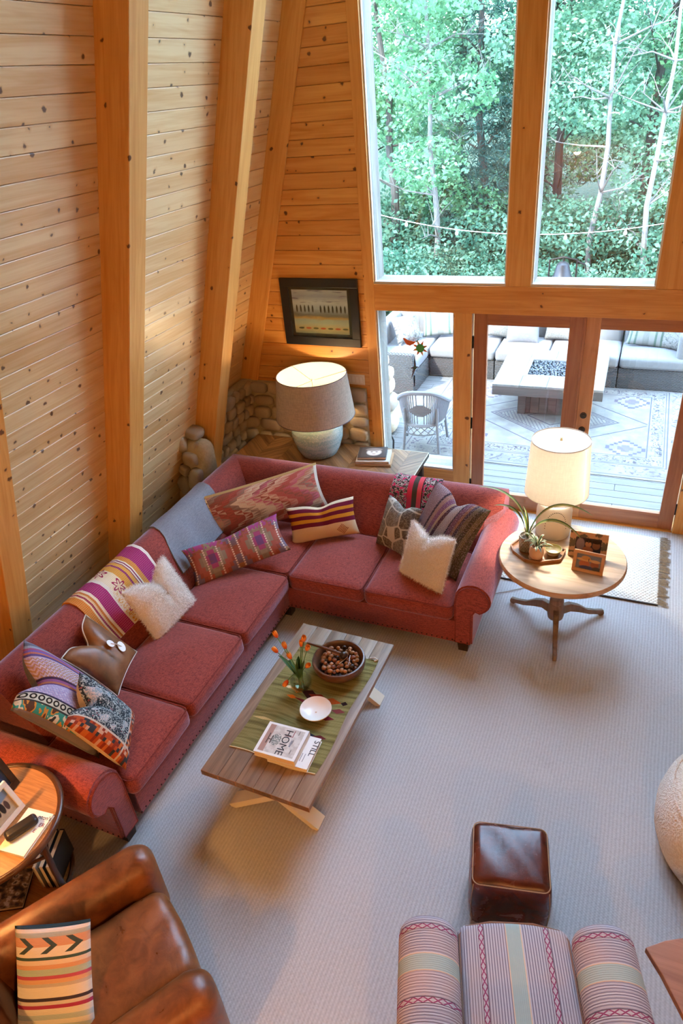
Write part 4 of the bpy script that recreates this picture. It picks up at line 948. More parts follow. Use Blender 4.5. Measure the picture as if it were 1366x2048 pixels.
tag(pb.build('pierced_holes', HOLE, LW), kind='stuff')
b = MB(); b.lathe([(.242, .385), (.216, .835), (.2145, .835), (.2405, .385)], 64); b.build('lamp_shade', shade_mat('white_shade', '#f4efe6', .55), LW)
b = MB(); b.lathe([(0, .828), (.2145, .828), (.2145, .826), (0, .826)], 48); b.build('diffuser', shade_mat('white_diffuser', '#f6f3ee', .6), LW)
for (r_, z_) in ((.242, .387), (.2155, .834)):
    b = MB(); b.tube([(r_ * math.cos(a * PI / 32), r_ * math.sin(a * PI / 32), z_) for a in range(64)], .0022, 6, closed=True); b.build('shade_rim', plain('rim_trim', '#cfc3b4', .8), LW)
b = MB(); b.lathe([(0, .829), (.010, .83), (.006, .842), (.009, .85), (0, .856)], 12); b.build('finial', metal('brass2', '#b09a6a', .35), LW)
b = MB(); b.lathe([(0, -.045), (.02, -.04), (.03, 0), (.02, .035), (0, .045)], 16); b.build('bulb', BULB, LW, (0, 0, .5))
bulb(LW, (0, 0, .58), 62, (1, .92, .78), .05)
b = MB(); b.tube(bez((.995, -1.2, .008), (.9, -1.1, .008), (.78, -1.3, .008), (.5, -1.44, .008), 20), .004, 6); tag(b.build('lamp_cord', plain('cord_grey', '#b9b4ac', .6), None, (0, 0, 0)), 'thin pale lamp cord lying on the carpet under the pedestal table', 'cord')
# tray with pots
TRAYW = wood('acacia', '#9a6a3c', '#6a4220', axis=0, rough=.4)
tr = empty('wooden_tray', (.925, -1.655, TZ), -.05, 'small hexagonal wooden tray on the pedestal table', 'tray')
hexo = [(-.205, .0), (-.165, .10), (.12, .115), (.20, .06), (.185, -.07), (.05, -.15), (-.06, -.155), (-.17, -.07)]
b = MB(); b.prism(hexo[::-1][::-1], .002, .010); b.build('bottom', TRAYW, tr, smooth=False)
b = MB(); n_ = len(hexo)
for i in range(n_):
    a, c_ = hexo[i], hexo[(i + 1) % n_]; b.bar((a[0], a[1], .014), (c_[0], c_[1], .014), .010, .028)
b.build('rim', TRAYW, tr, smooth=False)
m = M('silver_beads', rough=.3, color='#b9b2a6'); m.set('Metallic', .8)
pot = empty('orchid_pot', (.84, -1.66, TZ + .012), label='beaded silver pot with long arching strap leaves on the tray', cat='potted plant')
b = MB()
for j in range(8):
    for k in range(18):
        a = (k + .5 * (j % 2)) * 2 * PI / 18; st = len(b.v); b.lathe([(.009, 0), (.006, .005), (0, .007)], 6); r_ = .050 + .006 * (j / 7); b.xf(Matrix.Translation((r_ * math.cos(a), r_ * math.sin(a), .012 + j * .0155)) @ Matrix.Rotation(a, 4, 'Z') @ Matrix.Rotation(PI / 2, 4, 'Y'), st)
tag(b.build('bead_relief', m.m, pot), kind='stuff')
b = MB(); b.lathe([(0, 0), (.048, 0), (.052, .06), (.058, .135), (.053, .135), (.05, .12), (0, .12)], 28); b.build('pot', metal('pot_metal', '#8f887c', .4), pot)
m = M('potting_bark', rough=.9); m.set('Base Color', m.mix(m.noise(m.co('Object'), 80, 3), '#3a2c22', '#7a6a5a')); m.bump(m.noise(m.co('Object'), 90, 3), 1, .02)
b = MB(); b.lathe([(.05, .122), (.03, .130), (0, .132)], 18); b.build('soil', m.m, pot)
m = M('strap_leaf', rough=.4); u, v = m.uv(); m.set('Base Color', m.mix(m.sm(m.ab(m.sub(u, .5)), .12, .3), '#b9c07a', '#4d7040')); SLEAF = m.m
def strap(parent, pts, w_, mat, name='leaf'):
    pa = bez(*pts, 18); b = MB()
    P = [Vector(p) for p in pa]
    def f(u, v):
        i = min(17, int(v * 18)); t = v * 18 - i; c_ = P[i].lerp(P[i + 1], t); d = P[min(i + 1, 18)] - P[max(i - 1, 0)]; s = d.cross(Vector((0, 0, 1))); s = s.normalized() if s.length > 1e-5 else Vector((0, 1, 0)); ww = w_ * (math.sin(PI * (.12 + .88 * v)) ** .6 if v < 1 else 0); n = s.cross(d).normalized(); return c_ + s * (2 * u - 1) * ww + n * .35 * ww * abs(2 * u - 1)
    b.grid(f, 4, 18); return b.build(name, mat, parent)
strap(pot, ((0, 0, .12), (-.02, .03, .36), (-.16, .02, .54), (-.40, .02, .50)), .020, SLEAF); strap(pot, ((-.01, 0, .12), (-.03, -.02, .30), (-.10, -.02, .43), (-.265, -.02, .375)), .019, SLEAF)
strap(pot, ((.01, 0, .12), (.05, .02, .36), (.2, .03, .53), (.46, .04, .36)), .021, SLEAF); strap(pot, ((.01, -.01, .12), (.05, -.03, .30), (.22, -.03, .42), (.405, -.05, .195)), .024, SLEAF); strap(pot, ((0, .01, .12), (.0, .02, .25), (-.02, .06, .3), (-.06, .09, .34)), .01, SLEAF)
p2 = empty('potted_succulent', (.93, -1.748, TZ + .012), label='small cream egg-shaped pot with a variegated spiky plant', cat='potted plant')
b = MB(); b.lathe([(0, 0), (.035, 0), (.05, .02), (.056, .05), (.053, .085), (.044, .11), (.04, .11), (.047, .085), (.0, .08)], 30); b.build('pot', plain('cream_glaze', '#d9b59a', .4), p2)
b = MB(); b.lathe([(.0, .0), (.055, .0), (.058, .006), (0, .008)], 24); b.build('saucer', plain('cream_saucer', '#cfae92', .45), p2)
m = M('variegated_leaf', rough=.5); u, v = m.uv(); m.set('Base Color', m.mix(m.sm(m.ab(m.sub(u, .5)), .2, .42), '#3f6040', '#d8d4b8'))
for k in range(16):
    a = k * 2.4; L = rn.uniform(.07, .13); hh = rn.uniform(.05, .12); strap(p2, ((0, 0, .085), (.02 * math.cos(a), .02 * math.sin(a), .085 + hh * .7), (L * .6 * math.cos(a), L * .6 * math.sin(a), .09 + hh), (L * math.cos(a), L * math.sin(a), .08 + hh * .8)), .010, m.m)
b = MB(); b.lathe([(0, 0), (.035, 0), (.042, .004), (.056, .03), (.064, .052), (.060, .053), (.05, .03), (.036, .012), (0, .010)], 32)
m = M('olive_glaze', rough=.3); z = m.sep(m.co('Object'))[2]; m.set('Base Color', m.mix(m.sm(z, .01, .045), '#cfc7b4', '#8a8450')); tag(b.build('small_bowl', m.m, None, (1.045, -1.665, TZ + .0125)), 'small olive glazed bowl on the wooden tray', 'bowl')
# photo frames
def people_print(name, bg, blobs):
    m = M(name, rough=.25); u, v = m.uv(); c = m.mix(m.noise(m.co('UV'), 6, 3), bg, tuple(x * .5 for x in lin(bg)))
    for (cx, cy, rx, ry, cc) in blobs: c = m.mix(m.ell(u, v, cx, cy, rx, ry, .3), c, cc)
    m.set('Base Color', c); return m.m
def frame(lab, c, yaw, tilt, w, h, bw, fm, pm, d=.018, roll=0, cat='photo frame'):
    t = link('photo_frame', None); r, up, n = pbasis(rad(yaw), rad(tilt), rad(roll)); t.matrix_world = Matrix(((r.x, up.x, n.x, c[0]), (r.y, up.y, n.y, c[1]), (r.z, up.z, n.z, c[2]), (0, 0, 0, 1))); tag(t, lab, cat)
    for (a, b_, c_, d_) in ((-w / 2, w / 2, h / 2 - bw, h / 2), (-w / 2, w / 2, -h / 2, -h / 2 + bw), (-w / 2, -w / 2 + bw, -h / 2 + bw, h / 2 - bw), (w / 2 - bw, w / 2, -h / 2 + bw, h / 2 - bw)): slab('frame_rail', fm, t, a, b_, c_, d_, -d / 2, d / 2, .002)
    b = MB(); b.grid(lambda u, v: ((u - .5) * (w - 2 * bw + .004), (v - .5) * (h - 2 * bw + .004), 0), 1, 1); b.build('photo_print', pm, t, smooth=False)
    slab('back_board', DARKW, t, -w / 2 + .005, w / 2 - .005, -h / 2 + .005, h / 2 - .005, -d / 2, -d / 2 + .005, 0)
    b = MB(); b.bar((0, h * .2, -d / 2), (0, -h / 2 + .004, -d / 2 - h * .32), .04, .004, (1, 0, 0)); b.build('easel_leg', DARKW, t, smooth=False)
    return t
m = M('distressed_paint', rough=.7); m.set('Base Color', m.mix(m.sm(m.noise(m.co('Object'), 16, 4), .52, .58), '#c49a78', '#5f5648')); DIST = m.m
frame('distressed wooden photo frame behind the smaller one on the pedestal table', (1.288, -1.60, .8), -90, 15, .276, .204, .045, DIST, people_print('photo_group', '#3a3440', [(.2, .5, .16, .42, '#8a7680'), (.5, .55, .12, .2, '#b98466'), (.5, .78, .13, .1, '#2a1f1c'), (.5, .15, .2, .25, '#a86a52'), (.8, .5, .15, .25, '#8a5a48'), (.8, .75, .17, .12, '#2a1c18')]))
frame('small copper-toned photo frame with two people in sun hats', (1.312, -1.79, .778), -96, 18, .222, .161, .024, wood('light_frame', '#c99a70', '#b08058', axis=0, rough=.4), people_print('photo_hats', '#7a8aa0', [(.35, .35, .22, .28, '#9a5a44'), (.35, .62, .34, .10, '#c9a070'), (.38, .74, .18, .14, '#b98d5c'), (.75, .38, .17, .25, '#8a5548'), (.76, .6, .2, .1, '#c7a788'), (.45, .1, .3, .14, '#2f3a6a'), (.85, .1, .18, .16, '#30303a')]))

# ------------------------------------------------------------------ door mat rug
m = M('cream_flatweave', rough=.95, spec=.1); p = m.sep(m.co('Object')); ck = m.mul(m.math('SINE', m.mul(p[0], 190)), m.math('SINE', m.mul(p[1], 150))); m.set('Base Color', m.mix(m.sm(ck, -.6, .2), '#c7c3b6', '#e8e6df')); m.bump(ck, .5, .006)
rg = MB(); rg.rcube(.72, .515, .006, .004, 4, 1); rug = rg.build('door_rug', m.m, None, (1.16, -.655, .007)); tag(rug, 'cream flatweave rug with fringed end in front of the french doors', 'rug')
slab('border', plain('dark_binding', '#3a3430', .9), rug, -.72, .72, -.52, -.508, -.006, .0075, 0)
fr_ = MB()
for k in range(46):
    y = -.51 + 1.02 * k / 45; L = rn.uniform(.06, .095); dx = rn.uniform(-.02, .02)
    for j in range(3): fr_.tube([(.71, y, .004), (.735, y + dx * .3 + j * .004, .007), (.72 + L, y + dx + (j - 1) * .012, -.002)], [.005, .004, .002], 4)
tag(fr_.build('fringe', fabric('fringe_yarn', '#b0a48e', '#7d7262'), rug), kind='stuff')
# ------------------------------------------------------------------ leather armchair (front left)
LEA = leather('saddle_leather', '#96592f', '#66371d', rough=.3); SEAMB = plain('dark_seam', '#2c170e', .6)
Fw = Vector((.5407, .8412, 0)); Rt = Vector((.8412, -.5407, 0))
lc = empty('leather_armchair', tuple(Rt * 2.46 + Fw * -4.66), math.atan2(Rt.y, Rt.x), 'worn brown leather club armchair in the front left corner', 'armchair')
# local: x right, y forward; seat from x -.26 to .26, front at y=.35
def wr_(a): return lambda x, y, z, o: (o.x + a * .004 * math.sin(o.y * 60 + o.z * 20) * (1 - z * z), o.y, o.z + (a * .006 * math.sin(o.x * 31 + o.y * 17) * math.sin(o.y * 23)) * (1 if z > 0 else 0))
b = MB(); b.rcube(.262, .37, .10, .07, 10, 4, (0, -.01, .385), lambda x, y, z, o: (o.x, o.y + .02 * (1 - x * x) * (1 if y > 0 else 0), o.z + (.03 * (1 - x * x) * (1 - y * y) + .004 * math.sin(o.x * 40 + o.y * 25) if z > 0 else 0))); sc_ = b.build('seat_cushion', LEA, lc)
b = MB(); b.rcube(.262, .36, .13, .03, 3, 2, (0, -.03, .17)); b.build('seat_base', LEA, lc)
for s in (-1, 1):
    b = MB(); b.rcube(.115, .44, .26, .10, 8, 5, (s * .375, -.05, .37), lambda x, y, z, o: (o.x + .006 * math.sin(o.y * 37) * max(z, 0), o.y, o.z + (.012 * (1 - x * x) - .03 * max(0, -y) * 0 if z > 0 else 0))); ar = b.build('arm', LEA, lc)
b = MB(); b.rcube(.46, .13, .36, .09, 8, 4, (0, -.50, .48), lambda x, y, z, o: (o.x, o.y - .10 * (z + 1) * .5, o.z)); b.build('backrest', LEA, lc)
for sx in (-1, 1):
    for sy in (-.5, .33): slab('foot', DARKW, lc, sx * .40 - .03, sx * .40 + .03, sy - .03, sy + .03, 0, .06)
m = M('serape_stripes', rough=.95, spec=.1); u, v = m.uv()
c = m.ramp(v, [(0, '#e8ece9'), (.06, '#c4d4d6'), (.10, '#ebe9e2'), (.15, '#bfd2d6'), (.2, '#e9e6de'), (.26, '#b0446a'), (.295, '#ded8d4'), (.33, '#4a4250'), (.36, '#ebe8e0'), (.46, '#c9c4c0'), (.49, '#e0b896'), (.53, '#c4607c'), (.56, '#b5cfc8'), (.62, '#dcae8e'), (.66, '#e9dcd0'), (.70, '#4a6464'), (.73, '#ebe7df'), (.82, '#dba88a'), (.90, '#b4bcb8'), (.94, '#e9e2d8'), (.97, '#35454a')], True)
gx = m.gt(m.fr(m.add(m.mul(u, 3.2), m.mul(m.ab(m.sub(v, .83)), 6))), .72); c = m.mix(m.mul(m.rect(u, v, 0, 1, .76, .90), gx), c, '#4a5a5c'); m.set('Base Color', c); m.bump(m.add(m.math('SINE', m.mul(v, 500)), m.noise(m.co('UV'), 60)), .3, .003)
pillow('pale striped serape pillow with multicoloured bands on the leather armchair', (-.59, -5.39, .625), -70, 42, 5, .36, .45, .06, m.m, leather('pillow_back_suede', '#8a6242', '#6a482e', .6), grp='cushions on armchairs', pinch=.03)

# ------------------------------------------------------------------ leather cube stool
STL = leather('oxblood_leather', '#6b3020', '#3a1712', rough=.22, scale=9); STI = plain('pale_stitch', '#a98a68', .7)
m = bpy.data.materials['oxblood_leather']
st_ = empty('leather_footstool', (1.185, -4.0, 0), rad(12), 'dark oxblood leather cube footstool with pale stitching', 'footstool')
b = MB(); b.rcube(.198, .18, .205, .045, 8, 4, (0, 0, .205), lambda x, y, z, o: (o.x * (1 + .07 * (1 - z * z)), o.y * (1 + .07 * (1 - z * z)), o.z + (.012 * (1 - x * x) * (1 - y * y) + .004 * math.sin(o.x * 30 + o.y * 22) if z > 0 else 0))); b.build('body', STL, st_)
b = MB(); R4 = []
for (sx, sy, a0) in ((1, 1, 0), (-1, 1, 90), (-1, -1, 180), (1, -1, 270)):
    for k in range(6): a = rad(a0 + k * 18); R4.append((sx * .157 + .037 * math.cos(a), sy * .139 + .037 * math.sin(a), .394))
b.tube(R4, .0032, 6, closed=True); b.build('top_seam', STI, st_)
for (sx, sy) in ((1, 1), (-1, 1), (-1, -1), (1, -1)):
    b = MB(); b.tube([(sx * (.186 + .012 * (1 - ((z - .2) / .2) ** 2)), sy * (.168 + .012 * (1 - ((z - .2) / .2) ** 2)), z) for z in (.03, .1, .2, .3, .38)], .003, 6); b.build('corner_seam', STI, st_)

# ------------------------------------------------------------------ striped armchair (front right)
def kilim_stripe(name, coord):
    m = M(name, rough=.9, spec=.15); o = m.sep(m.co('Object')); x = o[0] if coord == 'x' else o[1]; y = o[1] if coord == 'x' else o[0]
    q = m.fr(m.add(m.mul(x, 1 / .30), .5 if coord == 'x' else .1)) if True else x
    fine = m.gt(m.fr(m.mul(x, 1 / .012)), .55)
    c = m.mix(fine, '#c8c2c8', '#8a8290'); c = m.mix(m.mul(m.sm(m.noise(m.co('Object'), 3, 2), .4, .6), .3), c, '#d6a890')
    ctr = m.lt(m.ab(m.sub(q, .5)), .115); c = m.mix(ctr, c, '#aebcb6'); c = m.mix(m.lt(m.ab(m.sub(m.ab(m.sub(q, .5)), .115)), .008), c, '#e0c4a8')
    e = m.math('MINIMUM', q, m.sub(1., q)); bord = m.lt(e, .036); zg = m.ab(m.sub(m.fr(m.mul(y, 1 / .042)), .5)); zz = m.lt(m.ab(m.sub(m.mul(e, 13), zg)), .12); c = m.mix(bord, c, m.mix(zz, '#c4b8bc', '#9c4a6c')); c = m.mix(m.lt(m.ab(m.sub(e, .039)), .004), c, '#5a4650')
    m.set('Base Color', c); m.bump(m.add(m.math('SINE', m.mul(x, 740)), m.noise(m.co('Object'), 200)), .25, .003); return m.m
SA, SBm = kilim_stripe('stripe_seat', 'x'), kilim_stripe('stripe_arm', 'y')
F2 = Vector((-.3, .954, 0)); R2 = Vector((.954, .3, 0))
ac = empty('striped_armchair', tuple(R2 * -.112 + F2 * -4.93), math.atan2(R2.y, R2.x), 'armchair in pastel striped kilim fabric with rolled arms, front right', 'armchair')
b = MB(); b.rcube(.262, .36, .09, .05, 10, 4, (0, -.0, .395), lambda x, y, z, o: (o.x * (1 - .05 * (1 if y < 0 else 0) * -y), o.y + (.03 * (1 - x * x) if y > 0 else 0), o.z + (.03 * (1 - x * x) * (1 - y * y) if z > 0 else 0))); sc2 = b.build('seat_cushion', SA, ac)
pw_ = MB(); pw_.tube([(-.252, -.3, .478), (-.25, .31, .472), (-.215, .352, .470), (-.1, .375, .474), (.1, .375, .474), (.215, .352, .470), (.25, .31, .472), (.252, -.3, .478)], .005, 6); pw_.build('piping', plain('brown_piping', '#8a6a5a', .8), sc2)
b = MB(); b.rcube(.27, .35, .13, .02, 3, 2, (0, -.02, .17)); b.build('seat_base', SBm, ac)
for s in (-1, 1):
    b = MB(); pr = []
    cx, cz, r_ = .0, .485, .138
    for k in range(22): a = rad(-60 + k * 300 / 21); pr.append((cx + r_ * math.cos(a), cz + r_ * math.sin(a)))
    pr = [(.095, .05)] + pr + [(-.095, .05)]
    def ring(y, k): return lambda p: (s * .395 + p[0] * k, y, cz + (p[1] - cz) * k if p[1] > .2 else p[1])
    b.extr(pr, ring(.275, 1), ring(-.42, 1.04), 10)
    for (y0, k0, y1, k1) in ((.305, .96, .275, 1), (.325, .86, .305, .96), (.333, .72, .325, .86)): b.extr(pr, ring(y0, k0), ring(y1, k1), 1, caps=(k0 == .72))
    b.build('arm', SBm, ac)
b = MB(); b.rcube(.40, .12, .40, .09, 6, 4, (0, -.46, .56), lambda x, y, z, o: (o.x, o.y - .1 * (z + 1) * .5, o.z)); b.build('backrest', SA, ac)
for sx in (-1, 1):
    for sy in (-.45, .27): slab('foot', DARKW, ac, sx * .36 - .025, sx * .36 + .025, sy - .025, sy + .025, 0, .06)

# ------------------------------------------------------------------ boucle pouf, small live-edge table
m = M('boucle', rough=1., spec=.1); p = m.co('Object'); v_ = m.vor(p, 90); m.set('Base Color', m.mix(v_, '#d9cbb8', '#efe8dd')); m.set('Sheen Weight', .4); m.bump(v_, .7, .01)
po = empty('boucle_pouf', (2.385, -3.29, 0), label='round cream boucle pouf at the right edge', cat='pouf')
b = MB(); b.lathe([(0, .0), (.40, .0), (.455, .025), (.485, .12), (.492, .24), (.47, .36), (.425, .425), (.36, .45), (0, .462)], 64); b.build('body', m.m, po)
b = MB(); b.tube([(.43 * math.cos(a * PI / 36), .43 * math.sin(a * PI / 36), .424) for a in range(72)], .008, 8, closed=True); b.build('piping', m.m, po)
lt = empty('accent_table', (1.84, -4.29, 0), label='small live-edge wooden accent table in the front right corner', cat='side table')
RED = wood('live_edge_slab', '#b98468', '#8f5c44', axis=0, rough=.45, ring=8)
pts_ = [(0, 0)] + [(x_, .44 * x_ + .035 * math.sin(x_ * 11)) for x_ in (.08, .16, .26, .36, .46, .55)] + [(.72, -.12), (.80, -.40), (.62, -.62), (.35, -.60), (.26, -.40), (.155, -.225), (.07, -.09)]
b = MB(); b.prism(pts_[::-1], .462, .50); o = b.build('tabletop', RED, lt, smooth=False); md = o.modifiers.new('bevel', 'BEVEL'); md.width = .004; md.segments = 2
for (x_, y_) in ((.28, -.12), (.58, -.05), (.60, -.42)):
    b = MB(); b.tube([(x_ * 1.0 + .02, y_, .0), (x_, y_, .465)], [.016, .022], 10); b.build('leg', DARKW, lt)

# ------------------------------------------------------------------ rattan side table (left edge) and what it holds
RAT = wood('rattan_top', '#c08a54', '#9a6636', axis=0, rough=.45, ring=30, scale=2.); CANE = wood('dark_cane', '#5c3a24', '#3a2214', axis=2, rough=.3)
rt = empty('rattan_table', (-1.418, -4.957, 0), label='round rattan-topped side table with dark cane legs at the left edge', cat='side table')
b = MB(); b.lathe([(0, .70), (.37, .70), (.37, .72), (0, .72)], 64); b.build('tabletop', RAT, rt)
b = MB(); b.tube([(.372 * math.cos(a * PI / 40), .372 * math.sin(a * PI / 40), .711) for a in range(80)], .018, 10, closed=True); b.build('rim', CANE, rt)
b = MB(); b.lathe([(0, .17), (.28, .17), (.28, .185), (0, .185)], 40); b.build('shelf', RAT, rt)
b = MB(); b.tube([(.285 * math.cos(a * PI / 30), .285 * math.sin(a * PI / 30), .18) for a in range(60)], .014, 8, closed=True); b.build('shelf_rim', CANE, rt)
for k in range(4):
    a = rad(10 + 90 * k); ca, sa = math.cos(a), math.sin(a)
    b = MB(); b.tube([(.30 * ca, .30 * sa, .70), (.28 * ca, .28 * sa, .35), (.31 * ca, .31 * sa, .0)], .017, 10); b.build('leg', CANE, rt)
    b = MB(); a2 = a + rad(45); b.tube([(.285 * ca, .285 * sa, .50), (.26 * math.cos(a2), .26 * math.sin(a2), .60), (.285 * math.cos(a + PI / 2), .285 * math.sin(a + PI / 2), .50)], .010, 8); b.build('stretcher', CANE, rt)
    b = MB(); b.tube([(.285 * ca, .285 * sa, .48), (.20 * ca, .20 * sa, .6), (.10 * ca, .10 * sa, .69)], .008, 8); b.build('brace', CANE, rt)
TZ2 = .7205
bk1 = book('hardcover_book', 'white book with red and black title under the glasses case', (-1.168, -4.927, TZ2), rad(6), .165, .245, .018, PAPER)
MAG = plain('magenta_ink', '#7a2a4a', .6)
for (s_, x_, y_, sz, mt) in (("nton's", .012, .088, .032, INK), ('ER', .045, .048, .030, MAG), ('E', .035, .012, .030, MAG)): text(s_, sz, mt, bk1, (x_, y_, .0187), (0, 0, .05))
gc = empty('glasses_case', (-1.19, -4.928, TZ2 + .0185), rad(65), 'rounded black glasses case lying on the white book', 'glasses case')
b = MB(); b.rcube(.085, .034, .022, .021, 4, 4, (0, 0, .022)); b.build('shell', plain('black_vinyl', '#1d1c1e', .35), gc); b = MB(); b.tube([(.083 * math.cos(a * PI / 16) * (1 if abs(math.cos(a * PI / 16)) > .2 else 1), .0345 * math.sin(a * PI / 16), .022) for a in range(32)], .0012, 5, closed=True); b.build('seam', plain('case_seam', '#0c0c0d', .5), gc)
frame('white photo frame with people on a beach on the rattan table', (-1.333, -4.921, .818), 2, 20, .23, .20, .028, plain('whitewashed_frame', '#e4ddd0', .6), people_print('photo_beach', '#c9b79e', [(.5, .85, .7, .22, '#6f8aa8'), (.3, .45, .08, .24, '#2c2830'), (.45, .48, .07, .22, '#3a2c30'), (.62, .46, .08, .24, '#24242a'), (.78, .42, .07, .2, '#4a3a38')]))
frame('dark wooden photo frame behind the white one on the rattan table', (-1.49, -4.83, .862), 2, 18, .26, .29, .035, DARKW, people_print('photo_blue', '#2c3f6a', [(.5, .5, .25, .3, '#6a7a9a'), (.4, .7, .12, .15, '#a88a78')]))
for k, (cc, lb) in enumerate((('#d6cdbb', 'cream magazine in the rack of the rattan table'), ('#2c4258', 'navy magazine beside the cream one in the rattan table rack'), ('#1f2226', 'black magazine nearest the leather arm in the rattan table rack'))):
    t = empty('magazine', (-1.29 + .036 * k, -4.84 + .014 * k, .1855), rad(-68), lb, 'magazine', 'magazines under the rattan table'); mm_ = plain('magazine_%d' % k, cc, .35); d_ = (.018, .026, .026)[k]
    slab('pages', PAGE, t, -.11, .11, -d_ / 2 + .002, d_ / 2 - .002, .002, .198, 0); slab('cover', mm_, t, -.115, .115, -d_ / 2, -d_ / 2 + .002, 0, .20, 0); slab('cover', mm_, t, -.115, .115, d_ / 2 - .002, d_ / 2, 0, .20, 0); slab('spine', mm_, t, -.117, -.113, -d_ / 2, d_ / 2, 0, .20, 0)
t = book('picture_book', 'dark picture book lying on the shelf of the rattan table', (-1.45, -5.05, .186), .5, .28, .22, .03, plain('dark_cover', '#2a2622', .3)); m = M('abstract_cover', rough=.3); m.set('Base Color', m.ramp(m.noise(m.co('UV'), 5, 3), [(.4, '#1c1a18'), (.52, '#8a6a4a'), (.58, '#d0b89a'), (.66, '#2a2622')])); b = MB(); b.grid(lambda u, v: ((u - .5) * .28, (v - .5) * .22, 0), 1, 1); b.build('cover_photo', m.m, t, (0, 0, .0303), smooth=False)
t = book('picture_book', 'pale thick book on the floor under the rattan table', (-1.15, -5.15, .002), .7, .34, .27, .05, plain('pale_cover', '#bdb5a2', .4))
# its lamp, left of the picture: seen mirrored in the tall window
LL = empty('table_lamp', (-1.58, -5.10, TZ2), label='lamp with cream drum shade on the rattan table, left of the picture', cat='lamp')
b = MB(); b.lathe([(0, 0), (.10, 0), (.11, .02), (.13, .15), (.10, .30), (.04, .38), (.02, .40), (.02, .48), (0, .48)], 32); b.build('base', plain('grey_ceramic', '#9a948a', .4), LL)
b = MB(); b.lathe([(.205, .46), (.19, .80), (.188, .80), (.203, .46)], 48); b.build('lamp_shade', shade_mat('cream_shade', '#eadfc8', .5), LL)
b = MB(); b.lathe([(0, -.045), (.02, -.04), (.03, 0), (.02, .035), (0, .045)], 16); b.build('bulb', BULB, LL, (0, 0, .56)); bulb(LL, (0, 0, .63), 55, WARM, .05)
# pendants over the loft side of the room, behind the camera
for (x_, y_, z_, e_, lb) in ((.0, -7.3, 2.7, 150, 'pendant lamp left, hanging behind the camera'), (2.4, -7.3, 2.7, 150, 'pendant lamp right, hanging behind the camera')):
    t = empty('pendant_lamp', (x_, y_, z_), label=lb, cat='lamp', group='loft pendants')
    b = MB(); b.tube([(0, 0, .15), (0, 0, HT - z_)], .006, 6); b.build('cable', BLACKM, t)
    b = MB(); b.lathe([(.17, -.05), (.15, .02), (.05, .12), (.02, .16)], 28); b.build('lamp_shade', shade_mat('pendant_shade', '#e8d8b8', .5), t)
    b = MB(); b.lathe([(0, -.045), (.02, -.04), (.03, 0), (.02, .035), (0, .045)], 12); b.build('bulb', BULB, t); bulb(t, (0, 0, -.05), e_, (1, .45, .12), .06)
# ------------------------------------------------------------------ sun-catchers hanging in the side window
def catcher(lab, x, z, parts):
    t = empty('sun_catcher', (x, .0, z), label=lab, cat='sun catcher', group='stained-glass ornaments in the side window')
    for (nm, poly, col) in parts: b = MB(); b.prism(poly, -.002, .002); b.build(nm, plain('stained_' + col[1:], col, .2), t, (0, 0, 0), (PI / 2, 0, 0), smooth=False)
    return t
bird = [(-.07, .025), (-.05, .03), (-.02, .01), (.03, .0), (.065, .0), (.04, -.025), (.0, -.045), (-.035, -.035), (-.05, -.01)]
t = catcher('orange bird ornament hanging in the side window', -.618, 1.765, [('body', bird[::-1], '#d8641c'), ('wing', [(.06, 0), (.10, .035), (.07, -.01)][::-1], '#4f9a8a')]); b = MB(); b.tube([(0, .0, 0), (0, 0, .30)], .0008, 4); b.build('thread', WHITE, t)
t = catcher('sunburst ornament with green centre in the side window', -.515, 1.70, [('center', circ(.042, 16), '#4a9a3a')] + [('ray', [(.044 * math.cos(a - .3), .044 * math.sin(a - .3)), (.082 * math.cos(a), .082 * math.sin(a)), (.044 * math.cos(a + .3), .044 * math.sin(a + .3))], '#d8762c' if k % 2 else '#c98a4a') for k, a in enumerate([j * PI / 4 + .35 for j in range(8)])]); b = MB(); b.tube([(0, .0, 0), (0, 0, .36)], .0008, 4); b.build('thread', WHITE, t)
t = catcher('slim blue star ornament in the side window', -.572, 1.50, [('point', [(-.015, 0), (0, .14), (.015, 0)][::-1], '#6f86a8'), ('point', [(-.02, 0), (-.045, -.135), (.012, 0)], '#7f92b0'), ('point', [(0, .015), (-.075, -.01), (0, -.01)], '#8a9cb8'), ('point', [(0, .015), (.05, .01), (0, -.01)][::-1], '#8a9cb8'), ('center', circ(.018, 10), '#5f9a6a')]); b = MB(); b.tube([(0, .0, 0), (0, 0, .5)], .0008, 4); b.build('thread', WHITE, t)

# ------------------------------------------------------------------ deck
DZ = -.10
DKW = wood('grey_deck', '#6b6967', '#555551', axis=0, rough=.7, ring=20, var=.5)
dk = MB(); dk.box(-5, 6, .27, 5.6, DZ - .2, DZ - .032); DK = dk.build('deck', DKW, smooth=False); tag(DK, 'grey timber deck outside the glass doors', kind='structure')
y = .28; k = 0
while y < 5.6:
    x = -5.0 + (k % 3) * -.8
    while x < 6:
        L = 3.6; a, b_ = max(x, -5), min(x + L, 6); slab('deck_board', DKW, DK, a + .002, b_ - .002, y, min(y + .138, 5.6), DZ - .032, DZ, .003); x += L
    y += .144; k += 1
